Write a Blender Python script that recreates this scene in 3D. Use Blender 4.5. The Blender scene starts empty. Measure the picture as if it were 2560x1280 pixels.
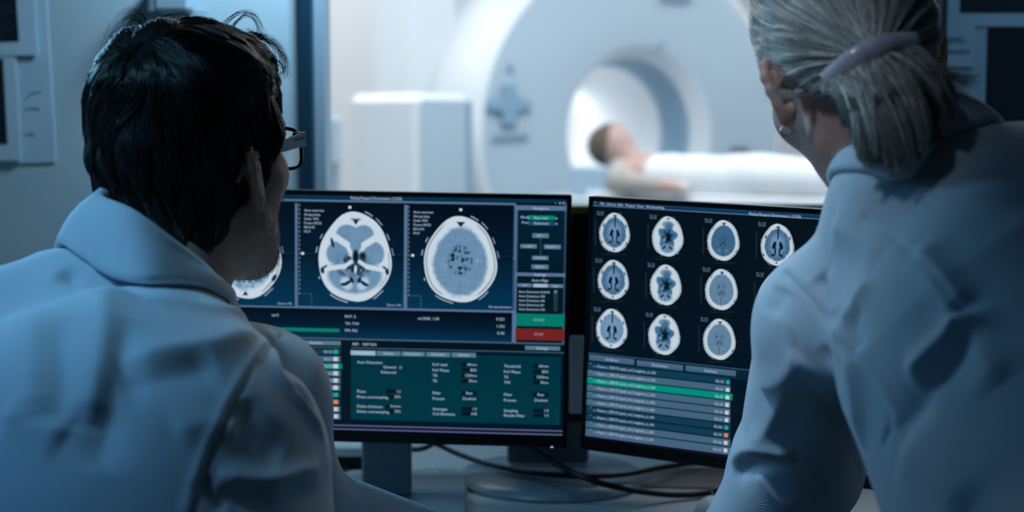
import bpy, math, random
import numpy as np
from mathutils import Vector, Matrix
from mathutils.bvhtree import BVHTree

random.seed(7)
RNG = np.random.default_rng(11)
scene = bpy.context.scene
COL = scene.collection
PI = math.pi

# ------------------------------------------------------------------ camera
CAM = Vector((0, 0, 1.30))
PITCH = math.radians(5.0)
FPX = 2560 * 50 / 36
cam_data = bpy.data.cameras.new('camera')
cam_data.lens = 50
cam_data.sensor_width = 36
cam_data.clip_start = 0.05
cam_data.dof.use_dof = True
cam_data.dof.focus_distance = 1.60
cam_data.dof.aperture_fstop = 3.4
cam = bpy.data.objects.new('camera', cam_data)
cam.location = CAM
cam.rotation_euler = (PI / 2 - PITCH, 0, 0)
COL.objects.link(cam)
scene.camera = cam

# ------------------------------------------------------------------ world, exposure
world = bpy.data.worlds.new('world')
scene.world = world
world.use_nodes = True
world.node_tree.nodes['Background'].inputs[0].default_value = (0.02, 0.05, 0.09, 1)
world.node_tree.nodes['Background'].inputs[1].default_value = 0.3
scene.view_settings.view_transform = 'Standard'
scene.view_settings.look = 'None'
scene.view_settings.exposure = 0.0
scene.view_settings.gamma = 1.0
scene.view_settings.use_curve_mapping = False


# ------------------------------------------------------------------ lights
def area(name, loc, target, size, power, color, size_y=None, spread=PI):
    l = bpy.data.lights.new(name, 'AREA')
    l.shape = 'RECTANGLE'
    l.size = size
    l.size_y = size_y or size
    l.energy = power
    l.color = color
    l.spread = spread
    o = bpy.data.objects.new(name, l)
    o.location = loc
    d = Vector(target) - Vector(loc)
    o.rotation_euler = d.to_track_quat('-Z', 'Y').to_euler()
    COL.objects.link(o)
    return o


# control room: added lamps, blue as window spill, small cool one washing the wall
area('blue_spill_fill', (-0.95, 2.22, 1.55), (0.05, 1.28, 1.1), 0.35, 2.5, (0.25, 0.65, 1.0), 0.35, spread=math.radians(110))  # added lamp standing in for spill from the window
area('jamb_light', (-0.22, 2.33, 2.0), (-0.52, 2.6, 1.5), 0.2, 4.4, (0.47, 0.77, 1.0), 0.15, spread=math.radians(120))
area('right_wall_light', (1.45, 1.9, 2.3), (1.0, 2.6, 1.4), 0.35, 1.5, (0.32, 0.66, 1.0), 0.2, spread=math.radians(110))
area('back_fill_light', (-1.75, 0.35, 2.1), (-0.52, 1.20, 1.02), 0.5, 0.42, (0.08, 0.40, 1.0), 0.5, spread=math.radians(44))  # unseen fill added from back left for the man's coat
area('added_fill_spot', (-0.45, 0.72, 2.35), (0.18, 1.39, 1.22), 0.14, 0.25, (0.50, 0.75, 1.0), 0.16, spread=math.radians(22))  # narrow fill added to light the woman's clip, hair and upper back
area('added_fill_spot', (-1.1, 0.75, 2.3), (-0.36, 1.30, 1.13), 0.18, 0.27, (0.25, 0.64, 1.0), 0.22, spread=math.radians(26))  # narrow fill added for the seated man's upper back
# scanner room: ceiling panels
area('scanner_room_light', (0.2, 5.2, 2.92), (0.2, 5.2, 0), 2.6, 80, (0.86, 0.94, 1.0), 2.2)
area('scanner_room_light', (-1.8, 7.2, 2.92), (-1.8, 7.2, 0), 1.5, 30, (1.0, 0.985, 0.96), 1.5)
area('scanner_room_light', (2.4, 7.0, 2.92), (2.4, 7.0, 0), 1.5, 32, (0.86, 0.94, 1.0), 1.5)
area('bore_fill', (0.16, 8.20, 1.53), (0.22, 8.1, 1.0), 0.3, 3.2, (0.95, 0.97, 1.0), 0.15)  # unseen lamp added to brighten the bore interior


# ------------------------------------------------------------------ picture <-> place
def ray(px, py):
    x = (px - 1280) / FPX
    u = (640 - py) / FPX
    c, s = math.cos(PITCH), math.sin(PITCH)
    return Vector((x, c + u * s, -s + u * c))


def at(px, py, Y):
    d = ray(px, py)
    return CAM + d * (Y / d.y)


# ------------------------------------------------------------------ materials
def lin(v):
    v = v / 255.0
    return v / 12.92 if v <= 0.04045 else ((v + 0.055) / 1.055) ** 2.4


def rgb(r, g, b, a=1):
    return (lin(r), lin(g), lin(b), a)


MATS = {}


def mat(name, base=(0.5, 0.5, 0.5), rough=0.6, metal=0.0, spec=0.5, noise=None, bump=None,
        sheen=0.0, sss=0.0, trans=0.0, alpha=1.0, emit=None, emit_s=1.0, ior=1.45, coat=0.0, aniso=0.0):
    """noise=(scale, amount) varies the base colour; bump=(scale, strength, kind)"""
    if name in MATS:
        return MATS[name]
    m = bpy.data.materials.new(name)
    m.use_nodes = True
    nt = m.node_tree
    b = nt.nodes['Principled BSDF']
    b.inputs['Base Color'].default_value = (*base[:3], 1)
    b.inputs['Roughness'].default_value = rough
    b.inputs['Metallic'].default_value = metal
    b.inputs['Specular IOR Level'].default_value = spec
    b.inputs['Sheen Weight'].default_value = sheen
    b.inputs['Subsurface Weight'].default_value = sss
    b.inputs['Subsurface Radius'].default_value = (0.012, 0.004, 0.002)
    b.inputs['Subsurface Scale'].default_value = 1.0
    b.inputs['Transmission Weight'].default_value = trans
    b.inputs['Alpha'].default_value = alpha
    b.inputs['IOR'].default_value = ior
    b.inputs['Coat Weight'].default_value = coat
    if emit:
        b.inputs['Emission Color'].default_value = (*emit[:3], 1)
        b.inputs['Emission Strength'].default_value = emit_s
    tc = nt.nodes.new('ShaderNodeTexCoord')
    if noise:
        n = nt.nodes.new('ShaderNodeTexNoise')
        n.inputs['Scale'].default_value = noise[0]
        n.inputs['Detail'].default_value = 5
        nt.links.new(tc.outputs['Object'], n.inputs['Vector'])
        r = nt.nodes.new('ShaderNodeMapRange')
        r.inputs['From Min'].default_value = 0.3
        r.inputs['From Max'].default_value = 0.7
        r.inputs['To Min'].default_value = 1 - noise[1]
        r.inputs['To Max'].default_value = 1 + noise[1]
        nt.links.new(n.outputs['Fac'], r.inputs['Value'])
        mx = nt.nodes.new('ShaderNodeVectorMath')
        mx.operation = 'SCALE'
        mx.inputs[0].default_value = base[:3]
        nt.links.new(r.outputs[0], mx.inputs['Scale'])
        nt.links.new(mx.outputs[0], b.inputs['Base Color'])
    if bump:
        if len(bump) > 2 and bump[2] == 'weave':
            w = nt.nodes.new('ShaderNodeTexWave')
            w.bands_direction = 'DIAGONAL'
            w.inputs['Scale'].default_value = bump[0]
            w.inputs['Distortion'].default_value = 1.5
            nt.links.new(tc.outputs['Object'], w.inputs['Vector'])
            out = w.outputs['Fac']
        else:
            w = nt.nodes.new('ShaderNodeTexNoise')
            w.inputs['Scale'].default_value = bump[0]
            w.inputs['Detail'].default_value = 6
            nt.links.new(tc.outputs['Object'], w.inputs['Vector'])
            out = w.outputs['Fac']
        bp = nt.nodes.new('ShaderNodeBump')
        bp.inputs['Strength'].default_value = bump[1]
        bp.inputs['Distance'].default_value = 0.002
        nt.links.new(out, bp.inputs['Height'])
        nt.links.new(bp.outputs['Normal'], b.inputs['Normal'])
    MATS[name] = m
    return m


M_wall = mat('painted_wall', (0.46, 0.56, 0.62), 0.85, noise=(3, 0.03), bump=(220, 0.12))
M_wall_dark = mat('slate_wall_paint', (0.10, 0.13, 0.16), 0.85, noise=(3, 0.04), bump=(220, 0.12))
M_white = mat('white_room_paint', (0.80, 0.82, 0.83), 0.8, noise=(2, 0.02))
M_floor = mat('grey_vinyl_floor', (0.22, 0.26, 0.30), 0.5, noise=(12, 0.10))
M_ceiling = mat('ceiling_tile', (0.22, 0.25, 0.28), 0.9, bump=(90, 0.3))
M_frame_dark = mat('dark_teal_gasket', rgb(4, 52, 72), 0.5, noise=(30, 0.06))
M_frame_light = mat('grey_window_profile', (0.36, 0.46, 0.54), 0.45, metal=0.2, noise=(20, 0.03))
M_glass = mat('window_glass', (1, 1, 1), 0.0, trans=1.0, alpha=0.12, ior=1.05, spec=0.3)
M_desk = mat('white_desk_laminate', (0.56, 0.58, 0.58), 0.38, noise=(40, 0.04), bump=(300, 0.05))
M_black = mat('black_plastic', (0.006, 0.006, 0.007), 0.42, spec=0.35, noise=(60, 0.2))
M_cable = mat('black_cable_rubber', (0.004, 0.004, 0.005), 0.4, noise=(80, 0.2))
M_grey = mat('grey_stand_metal', (0.16, 0.21, 0.24), 0.42, metal=0.3, noise=(60, 0.06))
M_base = mat('grey_blue_base', (0.26, 0.33, 0.38), 0.30, noise=(40, 0.05))
M_brown = mat('taupe_plastic_and_reflection', (0.24, 0.19, 0.165), 0.45, noise=(30, 0.08))
M_pale = mat('pale_grey_plastic', (0.72, 0.75, 0.74), 0.5, noise=(40, 0.04))
M_paper = mat('paper', (0.44, 0.57, 0.66), 0.9, noise=(14, 0.04))
M_print = mat('dark_print', (0.004, 0.009, 0.018), 0.6, noise=(12, 0.25))
M_print_line = mat('print_line', (0.035, 0.06, 0.09), 0.6, noise=(20, 0.2))
M_ink = mat('grey_ink', (0.03, 0.05, 0.07), 0.8, noise=(20, 0.1))
M_coat = mat('white_coat_cotton', (0.58, 0.66, 0.72), 0.85, sheen=0.25, noise=(6, 0.03), bump=(900, 0.15, 'weave'))
M_seam_shade = mat('coat_seam_shade', (0.36, 0.43, 0.48), 0.9, noise=(40, 0.05))  # seam tone darkened to put the groove's shade into its colour
M_skin_m = mat('skin_tanned', (0.46, 0.27, 0.20), 0.55, sss=0.25, noise=(60, 0.10), bump=(500, 0.35))
M_skin_f = mat('skin_fair', (0.62, 0.33, 0.26), 0.5, sss=0.3, noise=(50, 0.07), bump=(500, 0.25))
M_hair_m = mat('dark_brown_hair', (0.026, 0.024, 0.021), 0.36, spec=0.8, noise=(40, 0.3))
M_hair_mb = mat('dark_brown_hair_under', (0.006, 0.006, 0.006), 0.8, noise=(40, 0.2), bump=(120, 0.8))
M_stubble = mat('grey_stubble', (0.05, 0.045, 0.04), 0.6, noise=(100, 0.4))
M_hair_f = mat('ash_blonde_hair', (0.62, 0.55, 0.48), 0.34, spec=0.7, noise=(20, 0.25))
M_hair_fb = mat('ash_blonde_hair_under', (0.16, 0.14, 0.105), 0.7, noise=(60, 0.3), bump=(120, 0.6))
M_clip = mat('lilac_shell_clip', (0.86, 0.74, 0.80), 0.28, noise=(60, 0.25), coat=0.4, bump=(150, 0.15))
M_silver = mat('silver_metal', (0.45, 0.43, 0.50), 0.25, metal=1.0, noise=(50, 0.05))
M_specs = mat('black_acetate', (0.010, 0.008, 0.010), 0.25, noise=(50, 0.2))
M_temple = mat('brushed_temple_metal', (0.72, 0.72, 0.74), 0.4, metal=0.3, noise=(80, 0.08))
M_lens = mat('spectacle_lens', (1, 1, 1), 0.0, trans=1.0, alpha=0.25, ior=1.1)
M_eye = mat('eye_white', (0.6, 0.6, 0.58), 0.2, noise=(30, 0.03))
M_trouser = mat('navy_trousers', (0.02, 0.03, 0.05), 0.85, noise=(30, 0.1))
M_shoe = mat('black_leather', (0.01, 0.01, 0.01), 0.4, noise=(30, 0.2))
M_scan_white = mat('scanner_white_shell', (0.74, 0.78, 0.81), 0.35, noise=(2, 0.01))
M_scan_blue = mat('scanner_blue_face', (0.42, 0.52, 0.60), 0.45, noise=(2, 0.015))
M_scan_trim = mat('scanner_trim_blue', (0.20, 0.33, 0.44), 0.45, noise=(5, 0.04))
M_scan_key = mat('keypad_blue', (0.22, 0.36, 0.48), 0.5, noise=(20, 0.05))
M_sheet = mat('white_sheet_cotton', (0.80, 0.82, 0.84), 0.9, noise=(8, 0.03))
M_skin_p = mat('skin_patient', (0.50, 0.33, 0.29), 0.6, noise=(30, 0.08))
M_shirt_p = mat('beige_sleeve', (0.40, 0.37, 0.34), 0.85, noise=(20, 0.06))
M_hair_p = mat('patient_brown_hair', (0.10, 0.08, 0.06), 0.7, noise=(60, 0.3))
M_yellow = mat('yellow_label', (0.45, 0.30, 0.02), 0.6, noise=(25, 0.12))


M_hair_tones = [M_hair_f, M_hair_m]


def display_material():
    m = bpy.data.materials.new('lit_display')
    m.use_nodes = True
    nt = m.node_tree
    b = nt.nodes['Principled BSDF']
    b.inputs['Base Color'].default_value = (0.004, 0.004, 0.005, 1)
    b.inputs['Roughness'].default_value = 0.45
    b.inputs['Specular IOR Level'].default_value = 0.2
    a = nt.nodes.new('ShaderNodeAttribute')
    a.attribute_name = 'Col'
    nt.links.new(a.outputs['Color'], b.inputs['Emission Color'])
    b.inputs['Emission Strength'].default_value = 1.0
    return m


M_display = display_material()


# ------------------------------------------------------------------ object helpers
def tag(o, label=None, cat=None, group=None, kind=None):
    if label: o['label'] = label
    if cat: o['category'] = cat
    if group: o['group'] = group
    if kind: o['kind'] = kind
    return o


def empty(name, loc, label=None, cat=None, group=None):
    o = bpy.data.objects.new(name, None)
    o.empty_display_size = 0.05
    o.location = loc
    COL.objects.link(o)
    bpy.context.view_layer.update()
    return tag(o, label, cat, group)


def link(name, me, m, parent=None, smooth=False):
    if m is not None:
        for k in (m if isinstance(m, (list, tuple)) else [m]):
            me.materials.append(k)
    if smooth:
        me.polygons.foreach_set('use_smooth', [True] * len(me.polygons))
    me.update()
    o = bpy.data.objects.new(name, me)
    COL.objects.link(o)
    if parent is not None:
        o.parent = parent
        p = parent
        inv = Matrix.Identity(4)
        chain = []
        while p is not None:
            chain.append(p)
            p = p.parent
        w = Matrix.Identity(4)
        for q in reversed(chain):
            w = w @ q.matrix_parent_inverse @ Matrix.LocRotScale(q.location, q.rotation_euler, q.scale)
        o.matrix_parent_inverse = w.inverted()
    return o


def mesh_np(V, F, name='mesh'):
    """V (n,3); F (m,3|4) int array"""
    V = np.asarray(V, np.float32)
    F = np.asarray(F, np.int32)
    me = bpy.data.meshes.new(name)
    k = F.shape[1]
    me.vertices.add(len(V))
    me.vertices.foreach_set('co', V.ravel())
    me.loops.add(F.size)
    me.loops.foreach_set('vertex_index', F.ravel())
    me.polygons.add(len(F))
    me.polygons.foreach_set('loop_start', np.arange(0, F.size, k, dtype=np.int32))
    me.update(calc_edges=True)
    me.validate()
    return me


class MB:
    """collects shapes into one mesh"""
    def __init__(s):
        s.v, s.f, s.mi = [], [], []

    def add(s, vs, fs, mi=0):
        n = len(s.v)
        s.v += [tuple(v) for v in vs]
        s.f += [tuple(i + n for i in f) for f in fs]
        s.mi += [mi] * len(fs)

    def box(s, c, size, R=None, bevel=0.0, mi=0):
        """bevelled box about centre c"""
        hx, hy, hz = [k / 2 for k in size]
        b = min(bevel, hx * .9, hy * .9, hz * .9)
        R = R or Matrix.Identity(3)
        c = Vector(c)
        if b <= 0:
            pts = [(x, y, z) for x in (-hx, hx) for y in (-hy, hy) for z in (-hz, hz)]
            fs = [(0, 1, 3, 2), (4, 6, 7, 5), (0, 4, 5, 1), (2, 3, 7, 6), (0, 2, 6, 4), (1, 5, 7, 3)]
            s.add([c + R @ Vector(p) for p in pts], fs, mi)
            return
        # bevelled: 24 verts, index by corner and axis of the face
        pts, ids = [], {}
        for sx in (-1, 1):
            for sy in (-1, 1):
                for sz in (-1, 1):
                    for ax in range(3):
                        p = [sx * (hx - b), sy * (hy - b), sz * (hz - b)]
                        p[ax] += (sx, sy, sz)[ax] * b
                        ids[(sx, sy, sz, ax)] = len(pts)
                        pts.append(p)
        fs = []
        for ax in range(3):
            o = [a for a in range(3) if a != ax]
            for sg in (-1, 1):
                q = []
                for u, v in ((-1, -1), (1, -1), (1, 1), (-1, 1)):
                    k = [0, 0, 0]
                    k[ax] = sg; k[o[0]] = u; k[o[1]] = v
                    q.append(ids[(*k, ax)])
                fs.append(q)
        for a in range(3):       # edge along axis a
            o = [x for x in range(3) if x != a]
            for u in (-1, 1):
                for v in (-1, 1):
                    q = []
                    for t, ax in ((-1, o[0]), (1, o[0]), (1, o[1]), (-1, o[1])):
                        k = [0, 0, 0]
                        k[a] = t; k[o[0]] = u; k[o[1]] = v
                        q.append(ids[(*k, ax)])
                    fs.append(q)
        for sx in (-1, 1):
            for sy in (-1, 1):
                for sz in (-1, 1):
                    fs.append([ids[(sx, sy, sz, a)] for a in range(3)])
        s.add([c + R @ Vector(p) for p in pts], fs, mi)

    def tube(s, pts, r, n=10, mi=0, closed=False):
        pts = [Vector(p) for p in pts]
        m = len(pts)
        rr = r if isinstance(r, (list, tuple)) else [r] * m
        base = len(s.v)
        prev = None
        for i, p in enumerate(pts):
            if closed:
                t = pts[(i + 1) % m] - pts[i - 1]
            else:
                t = pts[min(i + 1, m - 1)] - pts[max(i - 1, 0)]
            t.normalize()
            if prev is None:
                u = t.cross(Vector((0, 0, 1)))
                if u.length < 1e-3: u = t.cross(Vector((1, 0, 0)))
            else:
                u = prev - t * prev.dot(t)
            u.normalize()
            prev = u
            w = t.cross(u)
            for k in range(n):
                a = 2 * PI * k / n
                s.v.append(tuple(p + (u * math.cos(a) + w * math.sin(a)) * rr[i]))
        rings = m if closed else m - 1
        for i in range(rings):
            j = (i + 1) % m
            for k in range(n):
                k2 = (k + 1) % n
                s.f.append((base + i * n + k, base + i * n + k2, base + j * n + k2, base + j * n + k))
                s.mi.append(mi)
        if not closed:
            s.f.append(tuple(base + k for k in range(n))[::-1]); s.mi.append(mi)
            s.f.append(tuple(base + (m - 1) * n + k for k in range(n))); s.mi.append(mi)

    def lathe(s, prof, c, M=None, n=48, mi=0, cap=True):
        """prof list of (r, h) along local z"""
        M = M or Matrix.Identity(3)
        c = Vector(c)
        base = len(s.v)
        for r, h in prof:
            for k in range(n):
                a = 2 * PI * k / n
                s.v.append(tuple(c + M @ Vector((r * math.cos(a), r * math.sin(a), h))))
        for i in range(len(prof) - 1):
            for k in range(n):
                k2 = (k + 1) % n
                s.f.append((base + i * n + k, base + i * n + k2, base + (i + 1) * n + k2, base + (i + 1) * n + k))
                s.mi.append(mi)
        if cap:
            s.f.append(tuple(base + k for k in range(n))[::-1]); s.mi.append(mi)
            e = base + (len(prof) - 1) * n
            s.f.append(tuple(e + k for k in range(n))); s.mi.append(mi)

    def build(s, name, m, parent=None, smooth=False):
        me = bpy.data.meshes.new(name)
        me.from_pydata(s.v, [], s.f)
        me.polygons.foreach_set('material_index', s.mi)
        o = link(name, me, m, parent, smooth)
        if smooth == 'auto':
            me.polygons.foreach_set('use_smooth', [True] * len(me.polygons))
            mod = o.modifiers.new('edges', 'EDGE_SPLIT')
            mod.split_angle = math.radians(35)
        return o


def spline(pts, n=8, closed=False):
    """Catmull-Rom through pts"""
    P = [Vector(p) for p in pts]
    m = len(P)
    out = []
    for i in range(m if closed else m - 1):
        if closed:
            a, b, c, d = P[i - 1], P[i], P[(i + 1) % m], P[(i + 2) % m]
        else:
            a, b, c, d = P[max(i - 1, 0)], P[i], P[i + 1], P[min(i + 2, m - 1)]
        for k in range(n):
            t = k / n
            out.append(0.5 * ((2 * b) + (c - a) * t + (2 * a - 5 * b + 4 * c - d) * t * t + (3 * b - a - 3 * c + d) * t ** 3))
    if not closed:
        out.append(P[-1])
    return out


_GLYPH = {}


def glyphs(strings):
    """outline of each string, cap height about 1, as (verts, faces, width)"""
    todo = [t for t in dict.fromkeys(strings) if t not in _GLYPH]
    obs = []
    for t in todo:
        c = bpy.data.curves.new('t', 'FONT')
        c.body = t
        c.size = 1.37
        c.resolution_u = 2
        o = bpy.data.objects.new('t', c)
        COL.objects.link(o)
        obs.append(o)
    bpy.context.view_layer.update()
    dg = bpy.context.evaluated_depsgraph_get()
    for t, o in zip(todo, obs):
        me = bpy.data.meshes.new_from_object(o.evaluated_get(dg))
        v = [(p.co.x, p.co.y) for p in me.vertices]
        f = [tuple(p.vertices) for p in me.polygons]
        xs = [p[0] for p in v] or [0]
        x0 = min(xs)
        _GLYPH[t] = ([(a - x0, b) for a, b in v], f, max(xs) - x0)
        bpy.data.meshes.remove(me)
    for o in obs:
        c = o.data
        bpy.data.objects.remove(o)
        bpy.data.curves.remove(c)


# ------------------------------------------------------------------ implicit bodies
def sd_cone(P, a, b, ra, rb):
    a = np.asarray(a, np.float32); b = np.asarray(b, np.float32)
    ba = b - a
    h = np.clip((P - a) @ ba / max(float(ba @ ba), 1e-9), 0, 1)
    d = P - a - h[:, None] * ba
    return np.sqrt((d * d).sum(1)) - (ra + (rb - ra) * h)


def sd_ell(P, c, r, R=None):
    q = P - np.asarray(c, np.float32)
    if R is not None:
        q = q @ R
    r = np.asarray(r, np.float32)
    k0 = np.sqrt(((q / r) ** 2).sum(1))
    k1 = np.sqrt(((q / (r * r)) ** 2).sum(1)) + 1e-9
    return k0 * (k0 - 1) / k1


def smin(a, b, k):
    h = np.maximum(k - np.abs(a - b), 0) / k
    return np.minimum(a, b) - h * h * k * 0.25


def smax(a, b, k):
    return -smin(-a, -b, k)


def prims_sdf(prims):
    """prims: ('c', a, b, ra, rb, k) | ('e', c, r, R, k) | ('-e', ...) subtracts"""
    def f(P):
        d = None
        for p in prims:
            if p[0] == 'c':
                e = sd_cone(P, *p[1:5])
            else:
                e = sd_ell(P, *p[1:4])
            k = p[5] if p[0] == 'c' else p[4]
            if d is None:
                d = e
            elif p[0] == '-e':
                d = smax(d, -e, k)
            else:
                d = smin(d, e, k)
        return d
    return f


def iso_mesh(f, lo, hi, h):
    """sparse surface nets of f<0"""
    lo = np.asarray(lo, float); hi = np.asarray(hi, float)
    B = 8
    nb = np.ceil((hi - lo) / (h * B)).astype(int)
    n = nb * B
    c = np.stack(np.meshgrid(*[np.arange(k) for k in nb], indexing='ij'), -1).reshape(-1, 3)
    cc = (lo + (c * B + B / 2) * h).astype(np.float32)
    d = f(cc)
    act = np.abs(d) < B * h * 1.7
    F = np.repeat(np.repeat(np.repeat(np.where(d < 0, -1.0, 1.0).reshape(nb).astype(np.float32), B, 0), B, 1), B, 2)
    off = np.stack(np.meshgrid(*[np.arange(B)] * 3, indexing='ij'), -1).reshape(-1, 3)
    ca = c[act]
    for s in range(0, len(ca), 400):
        ids = (ca[s:s + 400, None, :] * B + off[None]).reshape(-1, 3)
        F[ids[:, 0], ids[:, 1], ids[:, 2]] = f((lo + ids * h).astype(np.float32))
    S = F < 0
    cnt = np.zeros(tuple(n - 1), np.uint8)
    cor = [(i, j, k) for i in (0, 1) for j in (0, 1) for k in (0, 1)]
    for i, j, k in cor:
        cnt += S[i:n[0] - 1 + i, j:n[1] - 1 + j, k:n[2] - 1 + k]
    A = (cnt > 0) & (cnt < 8)
    idx = np.argwhere(A)
    pos = np.zeros((len(idx), 3)); num = np.zeros(len(idx))
    for a in cor:
        for ax in range(3):
            if a[ax]: continue
            b = list(a); b[ax] = 1
            f0 = F[idx[:, 0] + a[0], idx[:, 1] + a[1], idx[:, 2] + a[2]]
            f1 = F[idx[:, 0] + b[0], idx[:, 1] + b[1], idx[:, 2] + b[2]]
            cr = (f0 < 0) != (f1 < 0)
            t = np.where(cr, f0 / np.where(cr, f0 - f1, 1), 0)
            p = np.array(a, float)[None] + np.zeros((len(idx), 3))
            p[:, ax] += t
            pos += p * cr[:, None]; num += cr
    V = lo + (idx + pos / num[:, None]) * h
    vid = np.full(A.shape, -1, np.int32)
    vid[A] = np.arange(len(idx))
    quads = []
    for ax in range(3):
        o = [a for a in range(3) if a != ax]
        s0 = [slice(1, n[a] - 1) for a in range(3)]; s0[ax] = slice(0, n[ax] - 1)
        s1 = list(s0); s1[ax] = slice(1, n[ax])
        e = np.argwhere(S[tuple(s0)] != S[tuple(s1)])
        if len(e) == 0: continue
        base = e.copy()
        for a in o: base[:, a] += 1
        ins = S[base[:, 0], base[:, 1], base[:, 2]]
        q = []
        for u, v in ((-1, -1), (0, -1), (0, 0), (-1, 0)):
            k = base.copy(); k[:, o[0]] += u; k[:, o[1]] += v
            q.append(vid[k[:, 0], k[:, 1], k[:, 2]])
        q = np.stack(q, 1)
        flip = ins if ax != 1 else ~ins
        q[~flip] = q[~flip][:, ::-1]
        quads.append(q)
    Q = np.concatenate(quads)
    Q = Q[(Q >= 0).all(1)]
    V = V.astype(np.float32)
    for _ in range(2):
        g, dd = grad(f, V)
        V = V - g * np.clip(dd, -h, h)[:, None]
    return V, Q


def grad(f, P, e=0.0012):
    P = P.astype(np.float32)
    d = f(P)
    g = np.stack([f(P + np.float32(e) * np.eye(3, dtype=np.float32)[i]) - d for i in range(3)], 1)
    g /= np.linalg.norm(g, axis=1, keepdims=True) + 1e-9
    return g, d


def seg_dist(P, pts):
    """distance to a polyline and the parameter 0..1 along it"""
    pts = np.asarray([tuple(p) for p in pts])
    best = np.full(len(P), 1e9); par = np.zeros(len(P))
    m = len(pts) - 1
    for i in range(m):
        a, b = pts[i], pts[i + 1]
        ba = b - a
        t = np.clip((P - a) @ ba / (ba @ ba + 1e-12), 0, 1)
        d = np.linalg.norm(P - a - t[:, None] * ba, axis=1)
        k = d < best
        best[k] = d[k]; par[k] = (i + t[k]) / m
    return best, par


def fold(V, N, bvh, items):
    """raise (+) or sink (-) soft creases that run over the cloth; each follows points found on the cloth"""
    out = V.copy()
    for pl, w, dep, sharp in items:
        pts = []
        for px, py in pl:
            hit = bvh.ray_cast(CAM, ray(px, py).normalized())
            if hit[0] is not None: pts.append(hit[0])
        if len(pts) < 2: continue
        pts = spline(pts, 5)
        box_lo = np.min([tuple(p) for p in pts], 0) - 3 * w
        box_hi = np.max([tuple(p) for p in pts], 0) + 3 * w
        sel = np.where(((V > box_lo) & (V < box_hi)).all(1))[0]
        if len(sel) == 0: continue
        d, t = seg_dist(V[sel], pts)
        end = np.clip(np.minimum(t, 1 - t) * 5, 0, 1) if not sharp else 1.0
        g = np.exp(-(d / w) ** (2 if sharp else 1.5)) * dep * end * (1.0 if sharp else 1.05)
        out[sel] += N[sel] * g[:, None].astype(np.float32)
    return out


def vnoise(P, s, seed=0):
    r = np.random.default_rng(seed)
    o = np.zeros(len(P))
    for i in range(7):
        k = r.normal(size=3); k /= np.linalg.norm(k)
        o += np.sin(P @ k * s * r.uniform(.6, 1.7) + r.uniform(0, 6.28))
    return o / 3.2


def tubes(paths, r0, r1, sides=3):
    """paths (n,m,3) -> thin tapering strands as one vertex/face set"""
    n, m, _ = paths.shape
    t = np.gradient(paths, axis=1)
    t /= np.linalg.norm(t, axis=2, keepdims=True) + 1e-9
    ref = np.array([0.31, 0.52, 0.79])
    u = np.cross(t, ref); u /= np.linalg.norm(u, axis=2, keepdims=True) + 1e-9
    w = np.cross(t, u)
    rad = (r0 + (r1 - r0) * np.linspace(0, 1, m) ** 1.5)[None, :, None]
    rings = []
    for k in range(sides):
        a = 2 * PI * k / sides
        rings.append(paths + (u * math.cos(a) + w * math.sin(a)) * rad)
    V = np.stack(rings, 2).reshape(-1, 3)
    base = (np.arange(n)[:, None] * m + np.arange(m - 1)[None]).reshape(-1) * sides
    F = []
    for k in range(sides):
        k2 = (k + 1) % sides
        F.append(np.stack([base + k, base + k2, base + sides + k2, base + sides + k], 1))
    return V, np.concatenate(F)


def toned(me, n_strands, per, rng_amp):
    """each hair its own tone"""
    a = me.attributes.new('tone', 'FLOAT', 'POINT')
    t = np.repeat(np.exp(RNG.normal(size=n_strands) * rng_amp), per)
    a.data.foreach_set('value', t.astype(np.float32)[:len(me.vertices)])
    return me


def tone_material(m):
    nt = m.node_tree
    b = nt.nodes['Principled BSDF']
    a = nt.nodes.new('ShaderNodeAttribute'); a.attribute_name = 'tone'
    v = nt.nodes.new('ShaderNodeVectorMath'); v.operation = 'SCALE'
    src = b.inputs['Base Color'].links[0].from_socket
    nt.links.new(src, v.inputs[0]); nt.links.new(a.outputs['Fac'], v.inputs['Scale'])
    nt.links.new(v.outputs[0], b.inputs['Base Color'])


def strands(f, roots, dirf, steps, step, lift, clump=0.6, guides=260, jitter=0.5):
    """grow strands over the surface f=0; roots (n,3)"""
    n = len(roots)
    P = roots.astype(np.float32).copy()
    path = [P.copy()]
    for s in range(steps):
        g, d = grad(f, P)
        D = dirf(P, s)
        D = D - g * (D * g).sum(1, keepdims=True)
        L = np.linalg.norm(D, axis=1, keepdims=True)
        D = D / (L + 1e-6) * np.minimum(L, 1)
        st = step if np.isscalar(step) else step[:, None]
        P = P + D * st
        g, d = grad(f, P)
        tgt = lift * math.sin(PI * min(1, (s + 1) / steps) * .55)
        tt = tgt if np.isscalar(lift) else tgt
        P = P - g * (d - tt)[:, None]
        path.append(P.copy())
    A = np.stack(path, 1)
    gi = RNG.choice(n, guides, replace=False)
    best = np.full(n, 1e9); who = np.zeros(n, int)
    for k, q in enumerate(gi):
        d = ((roots - roots[q]) ** 2).sum(1)
        m = d < best
        best[m] = d[m]; who[m] = q
    w = (np.linspace(0, 1, steps + 1) ** .9 * clump)[None, :, None]
    A = A * (1 - w) + A[who] * w
    A += RNG.normal(size=(n, 1, 3)) * 0.0007 * np.linspace(0, 1, steps + 1)[None, :, None] * jitter * 2
    return A


def smooth01(x):
    x = np.clip(x, 0, 1)
    return x * x * (3 - 2 * x)


# ================================================================== SETTING
def struct(name, mb, m, parent=None):
    o = mb.build(name, m, parent)
    if parent is None: o['kind'] = 'structure'
    return o


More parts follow.
